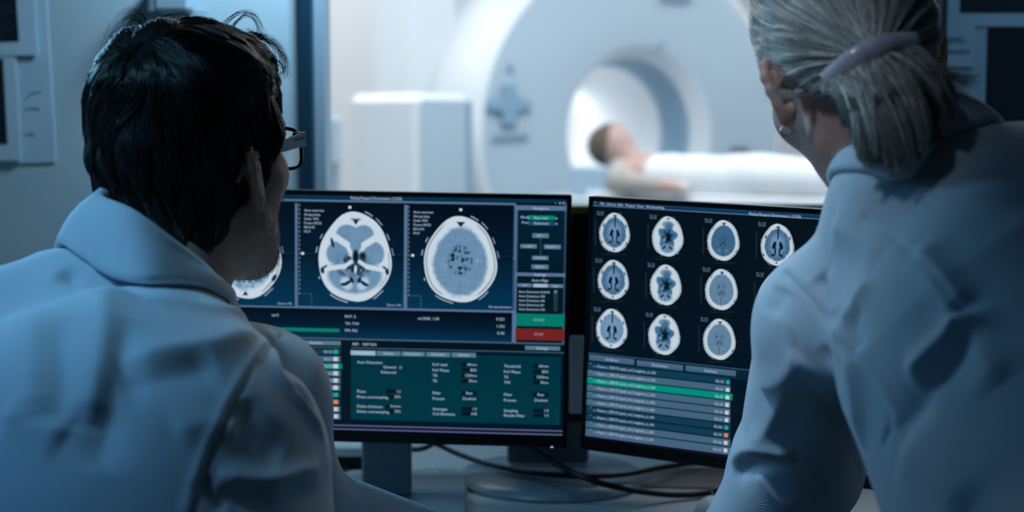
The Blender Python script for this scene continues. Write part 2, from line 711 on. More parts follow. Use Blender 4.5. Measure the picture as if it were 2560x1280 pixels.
WY = 2.60          # wall with the window
WX0, WX1 = -0.362, 0.782
WZ0, WZ1 = 1.135, 2.15
RX0, RX1, RY0 = -2.1, 2.3, -1.7
RZ = 2.6
T = 0.10
mb = MB()
mb.box(((RX0 + WX0 - .022) / 2, WY + T / 2, RZ / 2), (WX0 - .022 - RX0, T, RZ))
mb.box(((RX1 + WX1) / 2, WY + T / 2, RZ / 2), (RX1 - WX1, T, RZ))
mb.box(((WX0 - .022 + WX1) / 2, WY + T / 2, WZ0 / 2), (WX1 - WX0 + .022, T, WZ0))
mb.box(((WX0 - .022 + WX1) / 2, WY + T / 2, (RZ + WZ1) / 2), (WX1 - WX0 + .022, T, RZ - WZ1))
struct('wall_front', mb, M_wall)
mb = MB(); mb.box((RX0 - .05, (RY0 + WY + T) / 2, RZ / 2), (.1, WY + T - RY0, RZ)); struct('wall_left', mb, M_wall)
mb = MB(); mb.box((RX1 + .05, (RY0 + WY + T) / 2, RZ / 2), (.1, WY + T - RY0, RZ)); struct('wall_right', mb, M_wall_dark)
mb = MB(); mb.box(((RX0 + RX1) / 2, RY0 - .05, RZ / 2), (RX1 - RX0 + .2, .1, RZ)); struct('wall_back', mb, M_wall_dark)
mb = MB(); mb.box(((RX0 + RX1) / 2, (RY0 + WY) / 2, -.05), (RX1 - RX0 + .2, WY + T - RY0 + .1, .1)); struct('floor', mb, M_floor)
mb = MB(); mb.box(((RX0 + RX1) / 2, (RY0 + WY) / 2, RZ + .05), (RX1 - RX0 + .2, WY + T - RY0 + .1, .1)); struct('ceiling', mb, M_ceiling)
# scanner room shell
SX0, SX1, SY0, SY1, SZ = -3.4, 4.6, WY + T, 9.6, 3.0
for nm, c, sz in (('wall_scanner_left', (SX0 - .05, (SY0 + SY1) / 2, SZ / 2), (.1, SY1 - SY0, SZ)),
                  ('wall_scanner_right', (SX1 + .05, (SY0 + SY1) / 2, SZ / 2), (.1, SY1 - SY0, SZ)),
                  ('wall_scanner_far', ((SX0 + SX1) / 2, SY1 + .05, SZ / 2), (SX1 - SX0 + .2, .1, SZ)),
                  ('ceiling_scanner', ((SX0 + SX1) / 2, (SY0 + SY1) / 2, SZ + .05), (SX1 - SX0 + .2, SY1 - SY0, .1))):
    mb = MB(); mb.box(c, sz); struct(nm, mb, M_white)
mb = MB(); mb.box(((SX0 + SX1) / 2, (SY0 + SY1) / 2, -.05), (SX1 - SX0 + .2, SY1 - SY0 - .02, .1))
struct('floor_scanner', mb, mat('pale_vinyl_floor', (0.55, 0.6, 0.64), 0.4, noise=(5, .04)))

# window: dark gasket, grey profile, pane
mb = MB()
win = empty('window_1', ((WX0 + WX1) / 2, WY + .05, WZ0)); win['kind'] = 'structure'
for x0, x1 in ((WX0 - .022, WX0), (WX1 - .006, WX1)):
    mb.box(((x0 + x1) / 2, WY + .03, (WZ0 + WZ1) / 2), (x1 - x0, .10, WZ1 - WZ0), bevel=.002)
mb.box(((WX0 + WX1) / 2, WY + .03, WZ1 - .01), (WX1 - WX0, .10, .02), bevel=.002)
mb.box(((WX0 + WX1) / 2, WY + .03, WZ0 + .008), (WX1 - WX0, .10, .016), bevel=.002)
mb.build('window_gasket', M_frame_dark, win)
mb = MB()
mb.box((WX0 + .011, WY + .045, (WZ0 + WZ1) / 2), (.022, .085, WZ1 - WZ0 - .03), bevel=.003)
mb.box((WX1 - .012, WY + .045, (WZ0 + WZ1) / 2), (.012, .085, WZ1 - WZ0 - .03), bevel=.003)
mb.box(((WX0 + WX1) / 2, WY + .045, WZ0 + .024), (WX1 - WX0 - .05, .085, .016), bevel=.003)
mb.build('window_frame', M_frame_light, win)
mb = MB(); mb.box(((WX0 + WX1) / 2, WY + .06, (WZ0 + WZ1) / 2), (WX1 - WX0 - .05, .006, WZ1 - WZ0 - .05))
mb.build('window_pane', M_glass, win)


# papers pinned on the wall
def sheet(name, x0, y0, x1, y1, label, prints=(), d=.0, group=None, cat='poster', lines=0, texts=(), tilt=0.0, m=M_paper, squig=()):
    Y = WY - .0015 - d
    a, b = at(x0, y0, Y), at(x1, y1, Y)
    t = empty(name, ((a.x + b.x) / 2, Y, min(a.z, b.z)), label, cat, group)
    c = ((a.x + b.x) / 2, Y, (a.z + b.z) / 2)
    R = Matrix.Rotation(tilt, 3, 'Y')
    mb = MB(); mb.box(c, (abs(b.x - a.x), .0025, abs(a.z - b.z)), R)
    mb.build('paper', m, t)
    C = Vector(c)
    for (u0, v0, u1, v1) in prints:
        p, q = at(u0, v0, Y - .0015), at(u1, v1, Y - .0015)
        pc = Vector(((p.x + q.x) / 2, Y - .0018, (p.z + q.z) / 2))
        pc = C + R @ (pc - C)
        mb = MB(); mb.box(pc, (abs(q.x - p.x), .0006, abs(p.z - q.z)), R, mi=0)
        h = abs(p.z - q.z)
        k = max(3, int(h / .0045))
        rr = random.Random(len(name) + int(u0))
        for i in range(k):
            zz = -h / 2 + h * (i + .5) / k
            wd = abs(q.x - p.x) * rr.uniform(.35, .95)
            mb.box(pc + R @ Vector((rr.uniform(-1, 1) * (abs(q.x - p.x) - wd) / 2, -.0006, zz)), (wd, .0004, .0009), R, mi=1)
        mb.build('printed_panel', [M_print, M_print_line], t)
    if texts:
        glyphs([s for s, *_ in texts])
        mb = MB()
        for s, u, v, h in texts:
            vs, fs, w = _GLYPH[s]
            p = at(u, v, Y - .0015); hh = h * Y / FPX
            mb.add([(p.x + a_ * hh, Y - .0021, p.z + b_ * hh) for a_, b_ in vs], fs)
        mb.build('lettering', M_ink, t)
    if squig:
        for pts in squig:
            mb = MB(); mb.tube([at(u, v, Y - .0016) for u, v in pts], .0007, 5)
            mb.build('pen_mark', M_ink, t)
    return t


sheet('paper_board', -60, -60, 133, 408, 'tall pale wall chart with faint pen marks, rightmost and rear-most on the left wall', tilt=-.030,
      squig=[[(62, 250), (75, 235), (88, 232), (104, 230)], [(60, 275), (78, 270), (100, 273)], [(60, 338), (74, 334), (86, 338)]])
mb = MB()
sheet('wall_poster', -80, -80, 92, 140, 'upper left wall poster with a dark lined print and wide pale margin', [(-60, -60, 45, 104)], d=.006, tilt=-.035,
      m=mat('paper_bright', (0.50, 0.62, 0.72), .9, noise=(10, .03)))
sheet('wall_poster', -90, 142, 50, 402, 'lower left wall poster with narrow dark lined print cut by the picture edge', [(-70, 148, 17, 360)], d=.005, tilt=-.025,
      m=MATS['paper_bright'])
sheet('wall_sheet', 2352, -60, 2700, 66, 'upper right wall sheet with black print along its top, right of the window', [(2402, -55, 2690, 32)], d=.006,
      m=MATS['paper_bright'])
sheet('wall_sheet', 2362, 62, 2720, 420, 'lower right wall sheet with a large black lined print, above the bent-over person', [(2469, 70, 2700, 400)], d=.003)
sheet('paper_note', 2366, 64, 2434, 168, 'small note reading EMO kontra taped beside the black wall print', d=.007, cat='note', m=MATS['paper_bright'],
      texts=[('EMO', 2371, 108, 15), ('kontra', 2370, 135, 15)])
sheet('paper_note', 2395, 230, 2428, 300, 'small half-hidden note ending in letters or, just above the ponytail tips', d=.007, cat='note',
      texts=[('or', 2405, 270, 11)])

# grey wall fixture above the man's head
a, b = at(388, -40, WY), at(488, 34, WY)
t = empty('wall_fixture', ((a.x + b.x) / 2, WY - .02, b.z), 'grey box fixture high on the wall above the dark-haired head', 'wall fixture')
mb = MB(); mb.box(((a.x + b.x) / 2 + .004, WY - .025, (a.z + b.z) / 2), (b.x - a.x - .008, .05, a.z - b.z), bevel=.006)
mb.build('housing', M_frame_light, t)
mb = MB(); mb.box((a.x + .004, WY - .03, (a.z + b.z) / 2), (.010, .062, a.z - b.z + .004), bevel=.002)
mb.build('side_cover', mat('dark_slate_plastic', (.10, .15, .19), .5, noise=(20, .05)), t)

# ================================================================== SCANNER ROOM
GB = math.radians(30)
gn = Vector((math.sin(GB), -math.cos(GB), 0))          # out of the bore
gr = Vector((math.cos(GB), math.sin(GB), 0))           # to the right along the face
gc = at(1597, 335, 7.3)
GM = Matrix((gr, Vector((0, 0, 1)), -gn)).transposed()  # local x right, y up, z into the machine... made right-handed below
GM = Matrix(((gr.x, 0, gn.x), (gr.y, 0, gn.y), (0, 1, 0)))
scanner = empty('scanner', (gc.x - gn.x * .9, gc.y - gn.y * .9, 0), 'large white tunnel scanner with round bore seen through the window', 'medical scanner')
R_OUT, R_FL = 0.985, 0.42
mb = MB()
prof = [(R_OUT - .10, -1.75), (R_OUT + .02, -1.6), (R_OUT + .06, -.9), (R_OUT + .03, -.25), (R_OUT, -.10), (R_OUT - .015, -.04), (R_OUT - .05, -.008), (R_OUT - .075, 0)]
mb.lathe(prof, gc, GM, 96, cap=False)
mb.lathe([(R_OUT - .10, -1.75), (.36, -1.75)], gc, GM, 96, cap=False)
mb.build('outer_shell', M_scan_white, scanner, smooth='auto')
mb = MB()
mb.lathe([(R_OUT - .075, 0), (.62, .012), (R_FL + .10, .02), (R_FL + .03, .015)], gc, GM, 96, cap=False)
mb.build('front_cover', M_scan_blue, scanner, smooth='auto')
mb = MB()
mb.lathe([(R_FL + .03, .015), (R_FL + .015, .005), (R_FL, -.03), (R_FL - .03, -.09)], gc, GM, 96, cap=False)
mb.build('bore_lip', M_scan_white, scanner, smooth='auto')
mb = MB()
mb.lathe([(R_FL - .03, -.09), (R_FL - .055, -.22), (R_FL - .065, -.30)], gc, GM, 96, cap=False)
mb.build('bore_ring', M_scan_trim, scanner, smooth='auto')
mb = MB()
mb.lathe([(R_FL - .065, -.30), (R_FL - .075, -.5), (R_FL - .08, -1.75)], gc, GM, 96, cap=False)
mb.build('bore_liner', M_scan_white, scanner, smooth='auto')


def on_face(px, py, off=0.02):
    """point on the scanner's front plane"""
    d = ray(px, py)
    k = ((gc + gn * off) - CAM).dot(gn) / d.dot(gn)
    return CAM + d * k


G3 = Matrix(((gr.x, -gn.x, 0), (gr.y, -gn.y, 0), (0, 0, 1)))   # box axes: x right, y into, z up
p = on_face(1273, 262)
pad = MB()
kx = .0
s = 7.05 / FPX
for dx, dz, w, h in ((0, 0, 48, 48), (0, 34, 34, 34), (0, -34, 34, 34), (-35, 0, 34, 30), (35, 0, 34, 30)):
    pad.box(p + gr * dx * s * 1.15 + Vector((0, 0, dz * s)), (w * s * 1.15, .03, h * s), G3, bevel=.008)
pad.build('keypad', M_scan_key, scanner)
mb = MB(); mb.box(on_face(1277, 168), (.035, .02, .035), G3, bevel=.01); mb.build('indicator', M_scan_key, scanner)
mb = MB()
for i, x in enumerate(range(1238, 1318, 13)):
    mb.box(on_face(x, 344 - (x - 1238) * .03), (.022, .012, .030 - .006 * (i % 2)), G3, bevel=.003)
mb.build('nameplate', M_scan_key, scanner)
mb = MB(); mb.box(on_face(1849, 375), (.10, .02, .030), G3, bevel=.005); mb.build('right_plate', mat('plate_grey', (.10, .13, .16), .5, noise=(9, .05)), scanner)
mb = MB(); mb.box(on_face(1648, 118), (.065, .02, .022), G3 @ Matrix.Rotation(-.7, 3, 'Y'), bevel=.005); mb.build('laser_port', M_scan_key, scanner)
mb = MB(); mb.box(on_face(1692, -6), (.19, .03, .04), G3, bevel=.006); mb.build('top_display', M_scan_key, scanner)
mb = MB()
mb.box(gc - gn * .9 + Vector((0, 0, -gc.z + .16)), (1.5, 1.5, .32), G3, bevel=.05)
mb.build('plinth', M_scan_white, scanner)
# side cowl reaching back on the left
mb = MB()
mb.box(gc - gr * .98 - gn * 1.15 + Vector((0, 0, -.15)), (.5, 1.5, 2.1), G3, bevel=.12)
mb.build('side_cowl', M_scan_white, scanner, smooth='auto')

# cabinet at the left of the scanner
c0 = at(1046, 300, 6.3)
CB = math.radians(-35)
CR = Matrix.Rotation(CB, 3, 'Z')
ca = empty('equipment_cabinet', (c0.x - .3, c0.y + .3, 0), 'white boxy equipment cabinet with grey side panel left of the scanner', 'cabinet')
zt = at(1046, 232, 6.3).z
mb = MB()
mb.box(Vector((c0.x, c0.y, zt / 2)) + CR @ Vector((-.21, .20, 0)), (.42, .40, zt), CR, bevel=.035)
mb.build('housing', M_scan_white, ca)
mb = MB()
mb.box(Vector((c0.x, c0.y, zt / 2 - .01)) + CR @ Vector((.006, .19, 0)), (.014, .34, zt - .03), CR, bevel=.015)
mb.build('side_panel', M_scan_blue, ca)
mb = MB()
mb.box(Vector((c0.x, c0.y, zt / 2 - .02)) + CR @ Vector((.014, .355, 0)), (.020, .03, zt - .02), CR, bevel=.006)
mb.build('edge_trim', M_scan_trim, ca)
a, b = at(812, 292, 5.9), at(846, 412, 5.9)
wb = empty('supply_box', ((a.x + b.x) / 2, 5.95, 0), 'narrow pale blue trolley cut off by the window frame edge', 'trolley')
mb = MB(); mb.box(((a.x + b.x) / 2 - .03, 5.98, (a.z + b.z) / 2), (b.x - a.x + .06, .14, a.z - b.z), bevel=.012); mb.build('bin', M_scan_blue, wb)
mb = MB(); mb.tube([((a.x + b.x) / 2, 6.0, b.z), ((a.x + b.x) / 2, 6.0, .02)], .02, 10); mb.lathe([(.15, 0), (.15, .02), (.02, .04)], ((a.x + b.x) / 2, 6.0, 0), n=24); mb.build('post', M_frame_light, wb)

# patient table
PB = math.radians(52)
pn = Vector((math.sin(PB), -math.cos(PB), 0)); pr = Vector((math.cos(PB), math.sin(PB), 0))
head_p = at(1522, 364, 6.6)
P3 = Matrix(((pr.x, -pn.x, 0), (pr.y, -pn.y, 0), (0, 0, 1)))
tb = empty('patient_table', (head_p.x + pn.x * .8, head_p.y + pn.y * .8, 0), 'white padded patient table sliding out of the scanner bore', 'patient table')
zT = head_p.z - .230
mb = MB(); mb.box(Vector((head_p.x, head_p.y, zT - .03)) + pn * .75, (.44, 2.0, .06), P3, bevel=.02); mb.build('table_top', M_scan_white, tb)
mb = MB(); mb.box(Vector((head_p.x, head_p.y, zT + .012)) + pn * .85, (.38, 1.7, .025), P3, bevel=.01); mb.build('mattress', M_sheet, tb)
for sd in (-1, 1):
    mb = MB(); mb.box(Vector((head_p.x, head_p.y, zT - .02)) + pn * .75 + pr * sd * .225, (.012, 1.9, .018), P3, bevel=.003); mb.build('rail', M_scan_key, tb)
mb = MB(); mb.box(Vector((head_p.x, head_p.y, (zT - .06) / 2)) + pn * 1.15, (.36, 1.0, zT - .06), P3, bevel=.04); mb.build('pedestal', M_scan_white, tb)
mb = MB()
hc = Vector((head_p.x, head_p.y, zT)) - pn * .09
mb.box(hc + pn * .06 + Vector((0, 0, .05)), (.24, .22, .11), P3, bevel=.02)
mb.box(hc + pn * .08 - pr * .135 + Vector((0, 0, .07)), (.03, .20, .13), P3, bevel=.01)
mb.box(hc + pn * .08 + pr * .135 + Vector((0, 0, .07)), (.03, .20, .13), P3, bevel=.01)
mb.build('head_holder', mat('holder_blue', (.36, .50, .62), .5, noise=(9, .03)), tb)


def lp(u, v, w):
    """patient frame: u towards the feet, v to the right, w up from the table"""
    return tuple(Vector((head_p.x, head_p.y, zT + .03)) + pn * u + pr * v + Vector((0, 0, w)))


pp = [('e', lp(.01, 0, .200), (.078, .115, .095), np.array(P3), .02),
      ('c', lp(.03, 0, .275), lp(.04, 0, .30), .04, .012, .03),
      ('c', lp(.10, 0, .15), lp(.20, 0, .09), .05, .06, .04),
      ('c', lp(.24, -.13, .075), lp(.24, .13, .075), .068, .068, .06),
      ('c', lp(.26, -.06, .07), lp(.75, -.06, .07), .078, .072, .06), ('c', lp(.26, .06, .07), lp(.75, .06, .07), .078, .072, .06),
      ('c', lp(.75, -.09, .075), lp(1.15, -.09, .07), .072, .06, .06), ('c', lp(.75, .09, .075), lp(1.15, .09, .07), .072, .06, .06),
      ('c', lp(1.15, -.09, .07), lp(1.56, -.09, .06), .058, .04, .03), ('c', lp(1.15, .09, .07), lp(1.56, .09, .06), .058, .04, .03),
      ('c', lp(1.56, -.09, .06), lp(1.62, -.10, .18), .038, .026, .03), ('c', lp(1.56, .09, .06), lp(1.62, .10, .18), .038, .026, .03),
      ('c', lp(.20, -.16, .08), lp(.22, -.24, .045), .05, .042, .03), ('c', lp(.22, -.24, .045), lp(.44, -.235, .03), .038, .028, .03),
      ('c', lp(.44, -.235, .03), lp(.50, -.225, .03), .030, .026, .02)]
for i in range(4):
    pp.append(('c', lp(.495, -.25 + .018 * i, .032), lp(.555 - .006 * abs(i - 1), -.25 + .017 * i, .022), .009, .007, .006))
pp.append(('c', lp(.46, -.20, .035), lp(.51, -.185, .028), .010, .008, .008))
f_p = prims_sdf(pp)
c = Vector(lp(.75, 0, .1))
V, F = iso_mesh(f_p, (c.x - 1.2, c.y - 1.1, zT - .1), (c.x + 1.2, c.y + 1.1, zT + .35), .012)
patient = empty('person', lp(.5, 0, 0), 'person lying face up on the scanner table under a white sheet', 'person')
link('body', mesh_np(V, F), M_skin_p, patient, True)
V, F = iso_mesh(lambda P: smax(f_p(P) - .006, sd_ell(P, lp(-.055, 0, .215), (.10, .13, .13)), .02), (head_p.x - .3, head_p.y - .3, zT - .05), (head_p.x + .3, head_p.y + .3, zT + .35), .009)
link('hair', mesh_np(V, F), M_hair_p, patient, True)
f_sl = prims_sdf([('c', lp(.17, -.15, .085), lp(.22, -.24, .048), .062, .052, .03), ('c', lp(.22, -.24, .048), lp(.42, -.235, .033), .050, .037, .03)])
V, F = iso_mesh(f_sl, (c.x - 1.2, c.y - 1.1, zT - .1), (c.x + 1.2, c.y + 1.1, zT + .35), .010)
link('sleeve', mesh_np(V, F), M_shirt_p, patient, True)


def f_sheet(P):
    d = f_p(P) - .014
    U = (P - np.array(lp(0, 0, 0), np.float32)) @ np.array(pn, np.float32)
    W = (P - np.array(lp(0, 0, 0), np.float32)) @ np.array(pr, np.float32)
    return smax(smax(d, .30 - U, .02), -(W + .192), .02) + .003 * np.sin(U * 31) * np.sin(W * 40 + 1)


V, F = iso_mesh(f_sheet, (c.x - 1.2, c.y - 1.1, zT - .1), (c.x + 1.2, c.y + 1.1, zT + .4), .011)
sh = link('blanket', mesh_np(V, F), M_sheet, None, True)
tag(sh, 'white sheet draped over the body of the lying person', 'sheet')

# ================================================================== DESK
DZ = 0.755
desk = empty('desk', (0.1, 2.05, 0), 'long white laminate desk under the window carrying the monitors', 'desk')
mb = MB(); mb.box((0.1, (1.53 + 2.595) / 2, DZ - .014), (3.0, 2.595 - 1.53, .028), bevel=.003); mb.build('desktop', M_desk, desk)
for x in (-1.38, 1.58):
    mb = MB(); mb.box((x, 2.06, (DZ - .028) / 2), (.03, 1.0, DZ - .028), bevel=.003); mb.build('leg_panel', M_desk, desk)


# ================================================================== SCREENS
def pose_matrix(q):
    x, y, z, yaw, tilt, roll = q
    return Matrix.Translation((x, y, z)) @ (Matrix.Rotation(yaw, 4, 'Z') @ Matrix.Rotation(tilt, 4, 'X') @ Matrix.Rotation(roll, 4, 'Y'))


class Screen:
    """a lit display drawn as flat coloured shapes; local x right, z up, -y towards the viewer"""
    def __init__(s, M):
        s.M = M; s.Mi = M.inverted()
        s.V, s.F, s.C, s.T = [], [], [], []
        s.arr = []

    def loc(s, px, py):
        o = s.Mi @ CAM
        d = (s.Mi.to_3x3() @ ray(px, py))
        k = -o.y / d.y
        p = o + d * k
        return p.x, p.z

    def quad(s, x0, z0, x1, z1, col, col2=None, layer=1):
        n = len(s.V)
        y = -layer * .00012 - .0006
        s.V += [(x0, y, z0), (x1, y, z0), (x1, y, z1), (x0, y, z1)]   # z0 top, z1 bottom
        c2 = col2 or col
        s.C += [col, col, c2, c2]
        s.F.append((n, n + 3, n + 2, n + 1))

    def rect(s, ax, ay, bx, by, col, col2=None, layer=1):
        x0, z0 = s.loc(ax, ay); x1, z1 = s.loc(bx, by)
        s.quad(x0, z0, x1, z1, col, col2, layer)

    def bar(s, ax, bx, xr, y0, y1, col, col2=None, layer=1):
        """level band from ax to bx whose top and bottom are read at xr"""
        s.quad(s.loc(ax, y0)[0], s.loc(xr, y0)[1], s.loc(bx, y1)[0], s.loc(xr, y1)[1], col, col2, layer)

    def box(s, ax, ay, bx, by, col, w=.0006, layer=3):
        x0, z0 = s.loc(ax, ay); x1, z1 = s.loc(bx, by)
        s.quad(x0, z0, x1, z0 - w, col, None, layer); s.quad(x0, z1 + w, x1, z1, col, None, layer)
        s.quad(x0, z0, x0 + w, z1, col, None, layer); s.quad(x1 - w, z0, x1, z1, col, None, layer)

    def text(s, px, py, t, col, h=7, align='l', fit=None, layer=5):
        """px,py: middle of the line at its left/centre/right end; fit=(px2,py2): right end"""
        s.T.append((px, py, t, col, h, align, fit, layer))

    def image(s, px, py, wpx, hpx, kind, bright=1.0, nx=100, tint=None):
        x, z = s.loc(px, py)
        x0, _ = s.loc(px - wpx / 2, py); x1, _ = s.loc(px + wpx / 2, py)
        _, z0 = s.loc(px, py - hpx / 2); _, z1 = s.loc(px, py + hpx / 2)
        w = (x1 - x0) / 2; h = (z0 - z1) / 2
        ny = int(nx * h / w)
        E = 1.10
        u = np.linspace(-E, E, nx); v = np.linspace(-E, E, ny)
        U, W = np.meshgrid(u, v)
        col, a = brain(kind, U, W)
        col = col * bright
        V = np.stack([x + U * w, np.full_like(U, -.0006 - .00012 * 4.5), z + W * h], -1).reshape(-1, 3)
        i = np.arange((ny - 1) * (nx - 1)); r, c = i // (nx - 1), i % (nx - 1)
        q = np.stack([r * nx + c, r * nx + c + 1, (r + 1) * nx + c + 1, (r + 1) * nx + c], 1)
        am = a.ravel() > .5
        q = q[am[q].all(1)]
        s.arr.append((V, q, col.reshape(-1, 3)))

    def build(s, name, parent):
        glyphs([t[2] for t in s.T])
        for px, py, t, col, h, al, fit, layer in s.T:
            vs, fs, w = _GLYPH[t]
            x, z = s.loc(px, py)
            hh = h * .00054
            sx = hh
            if fit:
                x2, z2 = s.loc(*fit)
                sx = (x2 - x) / max(w, 1e-6)
            off = {'l': 0, 'c': -w * sx / 2, 'r': -w * sx}[al]
            n = len(s.V)
            y = -.0006 - layer * .00012
            s.V += [(x + off + a * sx, y, z + (b - .42) * hh) for a, b in vs]
            s.C += [col] * len(vs)
            s.F += [tuple(k + n for k in f) for f in fs]
        V = list(s.V); F = list(s.F); C = [tuple(c[:3]) for c in s.C]
        for (va, q, ca) in s.arr:
            n = len(V)
            V += [tuple(k) for k in va]
            C += [tuple(k) for k in ca]
            F += [tuple(k) for k in (q + n)]
        me = bpy.data.meshes.new(name)
        me.from_pydata([tuple(s.M @ Vector(v)) for v in V], [], F)
        at_ = me.color_attributes.new('Col', 'FLOAT_COLOR', 'POINT')
        buf = np.ones((len(V), 4), np.float32); buf[:, :3] = np.array(C, np.float32)
        at_.data.foreach_set('color', buf.ravel())
        return link(name, me, M_display, parent)


C_W = np.array(rgb(196, 212, 224)[:3]); C_WB = np.array(rgb(178, 200, 220)[:3])
C_G = np.array(rgb(104, 140, 172)[:3]); C_D = np.array(rgb(2, 40, 62)[:3]); C_K = np.array(rgb(1, 22, 38)[:3])
C_M = np.array(rgb(60, 100, 135)[:3])


def brain(kind, U, W):
    """slice through a head: bone ring, tissue and hollows; W is up (front of head)"""
    P = np.stack([U.ravel() * 3.1, W.ravel() * 3.7, np.zeros(U.size)], 1)
    sd = hash_kind(kind)
    n1 = (vnoise(P, 6, sd) * .5 + vnoise(P, 14, sd + 1) * .4).reshape(U.shape)
    n2 = (vnoise(P, 24, sd + 2) * .5 + vnoise(P, 11, sd + 3) * .5).reshape(U.shape)
    a_ = 1 - .13 * W - .05 * (W < 0) * W * W
    au = np.abs(U)
    L = np.sqrt((U / (a_ * .97)) ** 2 + W ** 2 * 1.0)
    L = L + .012 * np.sin(6 * np.arctan2(W, U))
    img = np.zeros(U.shape + (3,)) + C_K

    def mix(m, c):
        nonlocal img
        m = np.clip(m, 0, 1)[..., None]
        img = img * (1 - m) + np.asarray(c) * m

    def inside(x, soft=.02):
        return smooth01((-x) / soft + .5)

    def ell(cx, cy, rx, ry, rot=0, soft=.25):
        c, s_ = math.cos(rot), math.sin(rot)
        x = (U - cx) * c + (W - cy) * s_; y = -(U - cx) * s_ + (W - cy) * c
        return smooth01((1 - np.sqrt((x / rx) ** 2 + (y / ry) ** 2)) / soft + .5)

    def stroke(x0, y0, x1, y1, w, soft=.03):
        bx, by = x1 - x0, y1 - y0
        t = np.clip(((U - x0) * bx + (W - y0) * by) / (bx * bx + by * by + 1e-9), 0, 1)
        d = np.hypot(U - x0 - t * bx, W - y0 - t * by)
        return smooth01((w - d) / soft + .5)
    mix(inside(L - 1.0), C_W)
    th = np.arctan2(W, U)
    # thin dark line between scalp and bone, on the sides
    if kind != 'base':
        mix(np.exp(-((L - .93) / .013) ** 2) * (smooth01((np.cos(th) ** 2 - .12) * 4)) * .9, C_D)
    else:
        mix(np.exp(-((L - .93) / .010) ** 2) * smooth01((np.cos(th) - .6) * 5) * (W < .1) * .8, C_D)
    rot = th + .3 * n1
    if kind == 'base':
        tis = np.zeros(U.shape)
        # frontal lobe
        fr = np.maximum(ell(-.16, .47, .34, .23, -.2, .2), ell(.20, .47, .30, .23, .2, .2))
        fr = np.maximum(fr, ell(.02, .28, .20, .26, 0, .25))
        tl = ell(-.46, .07, .30, .27, .1, .18) * smooth01((W - (-.17 - .25 * (U + .75) * .6)) * 14)
        tr = ell(.50, .07, .28, .27, -.1, .18) * smooth01((W - (-.17 + .25 * (U - .75) * .6)) * 14)
        po = ell(0, -.40, .72, .42, 0, .22)
        tis = np.maximum.reduce([fr, tl, tr, po])
        mix(tis, C_G * (1 + .10 * n1[..., None]))
        mix(ell(-.05, -.22, .42, .26, 0, .7) * smooth01(n2 * 2 + .4) * 1.2, C_M * .45)
        mix(ell(.06, -.18, .34, .22, 0, .7) * smooth01(n1 * 2 + .3) * 1.2, C_D)
        for sgn in (-1, 1):
            mix(stroke(sgn * .52 + .02, .42, sgn * .22 + .02, .26, .075), C_W)
            mix(stroke(sgn * .24 + .02, .26, sgn * .085 + .02, .02, .050), C_W)
            mix(stroke(sgn * .07 + .02, -.09, sgn * .30 + .02, -.22, .045), C_W)
            mix(stroke(sgn * .30 + .02, -.22, sgn * .76, -.28, .055), C_W)
            mix(ell(sgn * .22, -.60, .17, .13, sgn * .6, .7) * .9, C_WB)
            mix(ell(sgn * .10 + .02, -.52, .045, .08, -sgn * .6, .3), C_D)
            mix(ell(sgn * .22 + .02, -.59, .12, .040, -sgn * .5, .3), C_D)
            mix(ell(sgn * .30, -.62, .08, .035, -sgn * .1, .3), C_D)
            mix(ell(sgn * .86 + .0, -.32, .05, .075, .3, .4), C_D)
            mix(ell(sgn * .80, -.24, .08, .025, -sgn * .5, .4), C_D)
        mix(ell(-.60, .30, .04, .12, .3, .4), C_D)
        mix(ell(.02, .0, .09, .16, 0, .7), C_K)
        mix(ell(.20, .02, .10, .10, 0, .9), C_D)
        mix(ell(.02, -.28, .035, .09, 0, .4), C_W)
        mix(stroke(.02, -.48, .02, -.86, .008) * .6, C_M)
        mix(smooth01((.86 - W - .0) * 30) * smooth01((W - .80 - np.abs(U - .02) * -.0) * 30) * (np.abs(U - .02) < .14), C_D)
        mix(((W < .82) & (W > .70 + np.abs(U - .02) * 1.3)).astype(float), C_D)
    elif kind == 'top':
        m = inside(np.sqrt((U / (.74 * a_)) ** 2 + ((W + .05) / .83) ** 2) + .04 * n1 - .96, .16)
        mix(m, C_G * (1.0 + .10 * n2[..., None]))
        spots = smooth01((n2 + .25 * n1 - .02) * 3.5) * smooth01((.42 - np.hypot(U * 1.1, W + .03)) * 6)
        mix(spots * 1.3, C_D)
        mix(smooth01((n1 * .8 + .5 * n2 - .55) * 2) * m * .35, C_WB)
        mix(stroke(0, -.55, 0, -.90, .007) * .8, C_M)
        mix(((W < .86) & (W > .74 + np.abs(U) * 1.0)).astype(float), C_D)
    elif kind == 'vent':
        m = inside(np.sqrt((U / (.78 * a_)) ** 2 + ((W + .02) / .80) ** 2) + .04 * n1 - .96, .14)
        mix(m, C_G * (1.05 + .10 * n1[..., None]))
        mix(m * smooth01((n2 + .2) * 2) * .5, C_WB)
        for sgn in (-1, 1):
            mix(ell(sgn * .20, .06, .075, .22, sgn * -.38, .3), C_D)
            mix(ell(sgn * .20, -.42, .17, .07, -sgn * .4, .3), C_D)
            mix(ell(sgn * .78, -.52, .10, .05, sgn * .9, .3), C_D)
        mix(ell(.1, -.1, .25, .3, 0, .9) * smooth01(n2 * 2) * .6, C_M)
        mix(((W > -.92) & (W < -.82 - np.abs(U) * 1.2)).astype(float), C_D)
    elif kind in ('fly', 'fly2'):
        m = inside(np.sqrt((U / (.76 * a_)) ** 2 + (W / .78) ** 2) + .05 * n1 - .97, .12)
        mix(m, (C_G if kind == 'fly2' else C_M) * (1.0 + .14 * n1[..., None]))
        mix(m * ell(0, 0, .42, .5, 0, .6) * .75, C_G * 1.25)
        mix(m * smooth01((n2 + .1) * 2) * .35, C_G * 1.1)
        mix(stroke(.02, .84, .02, .30, .045), C_D)
        mix(((W < .88) & (W > .78 + np.abs(U) * .4) & (np.abs(U) < .10)).astype(float), C_D)
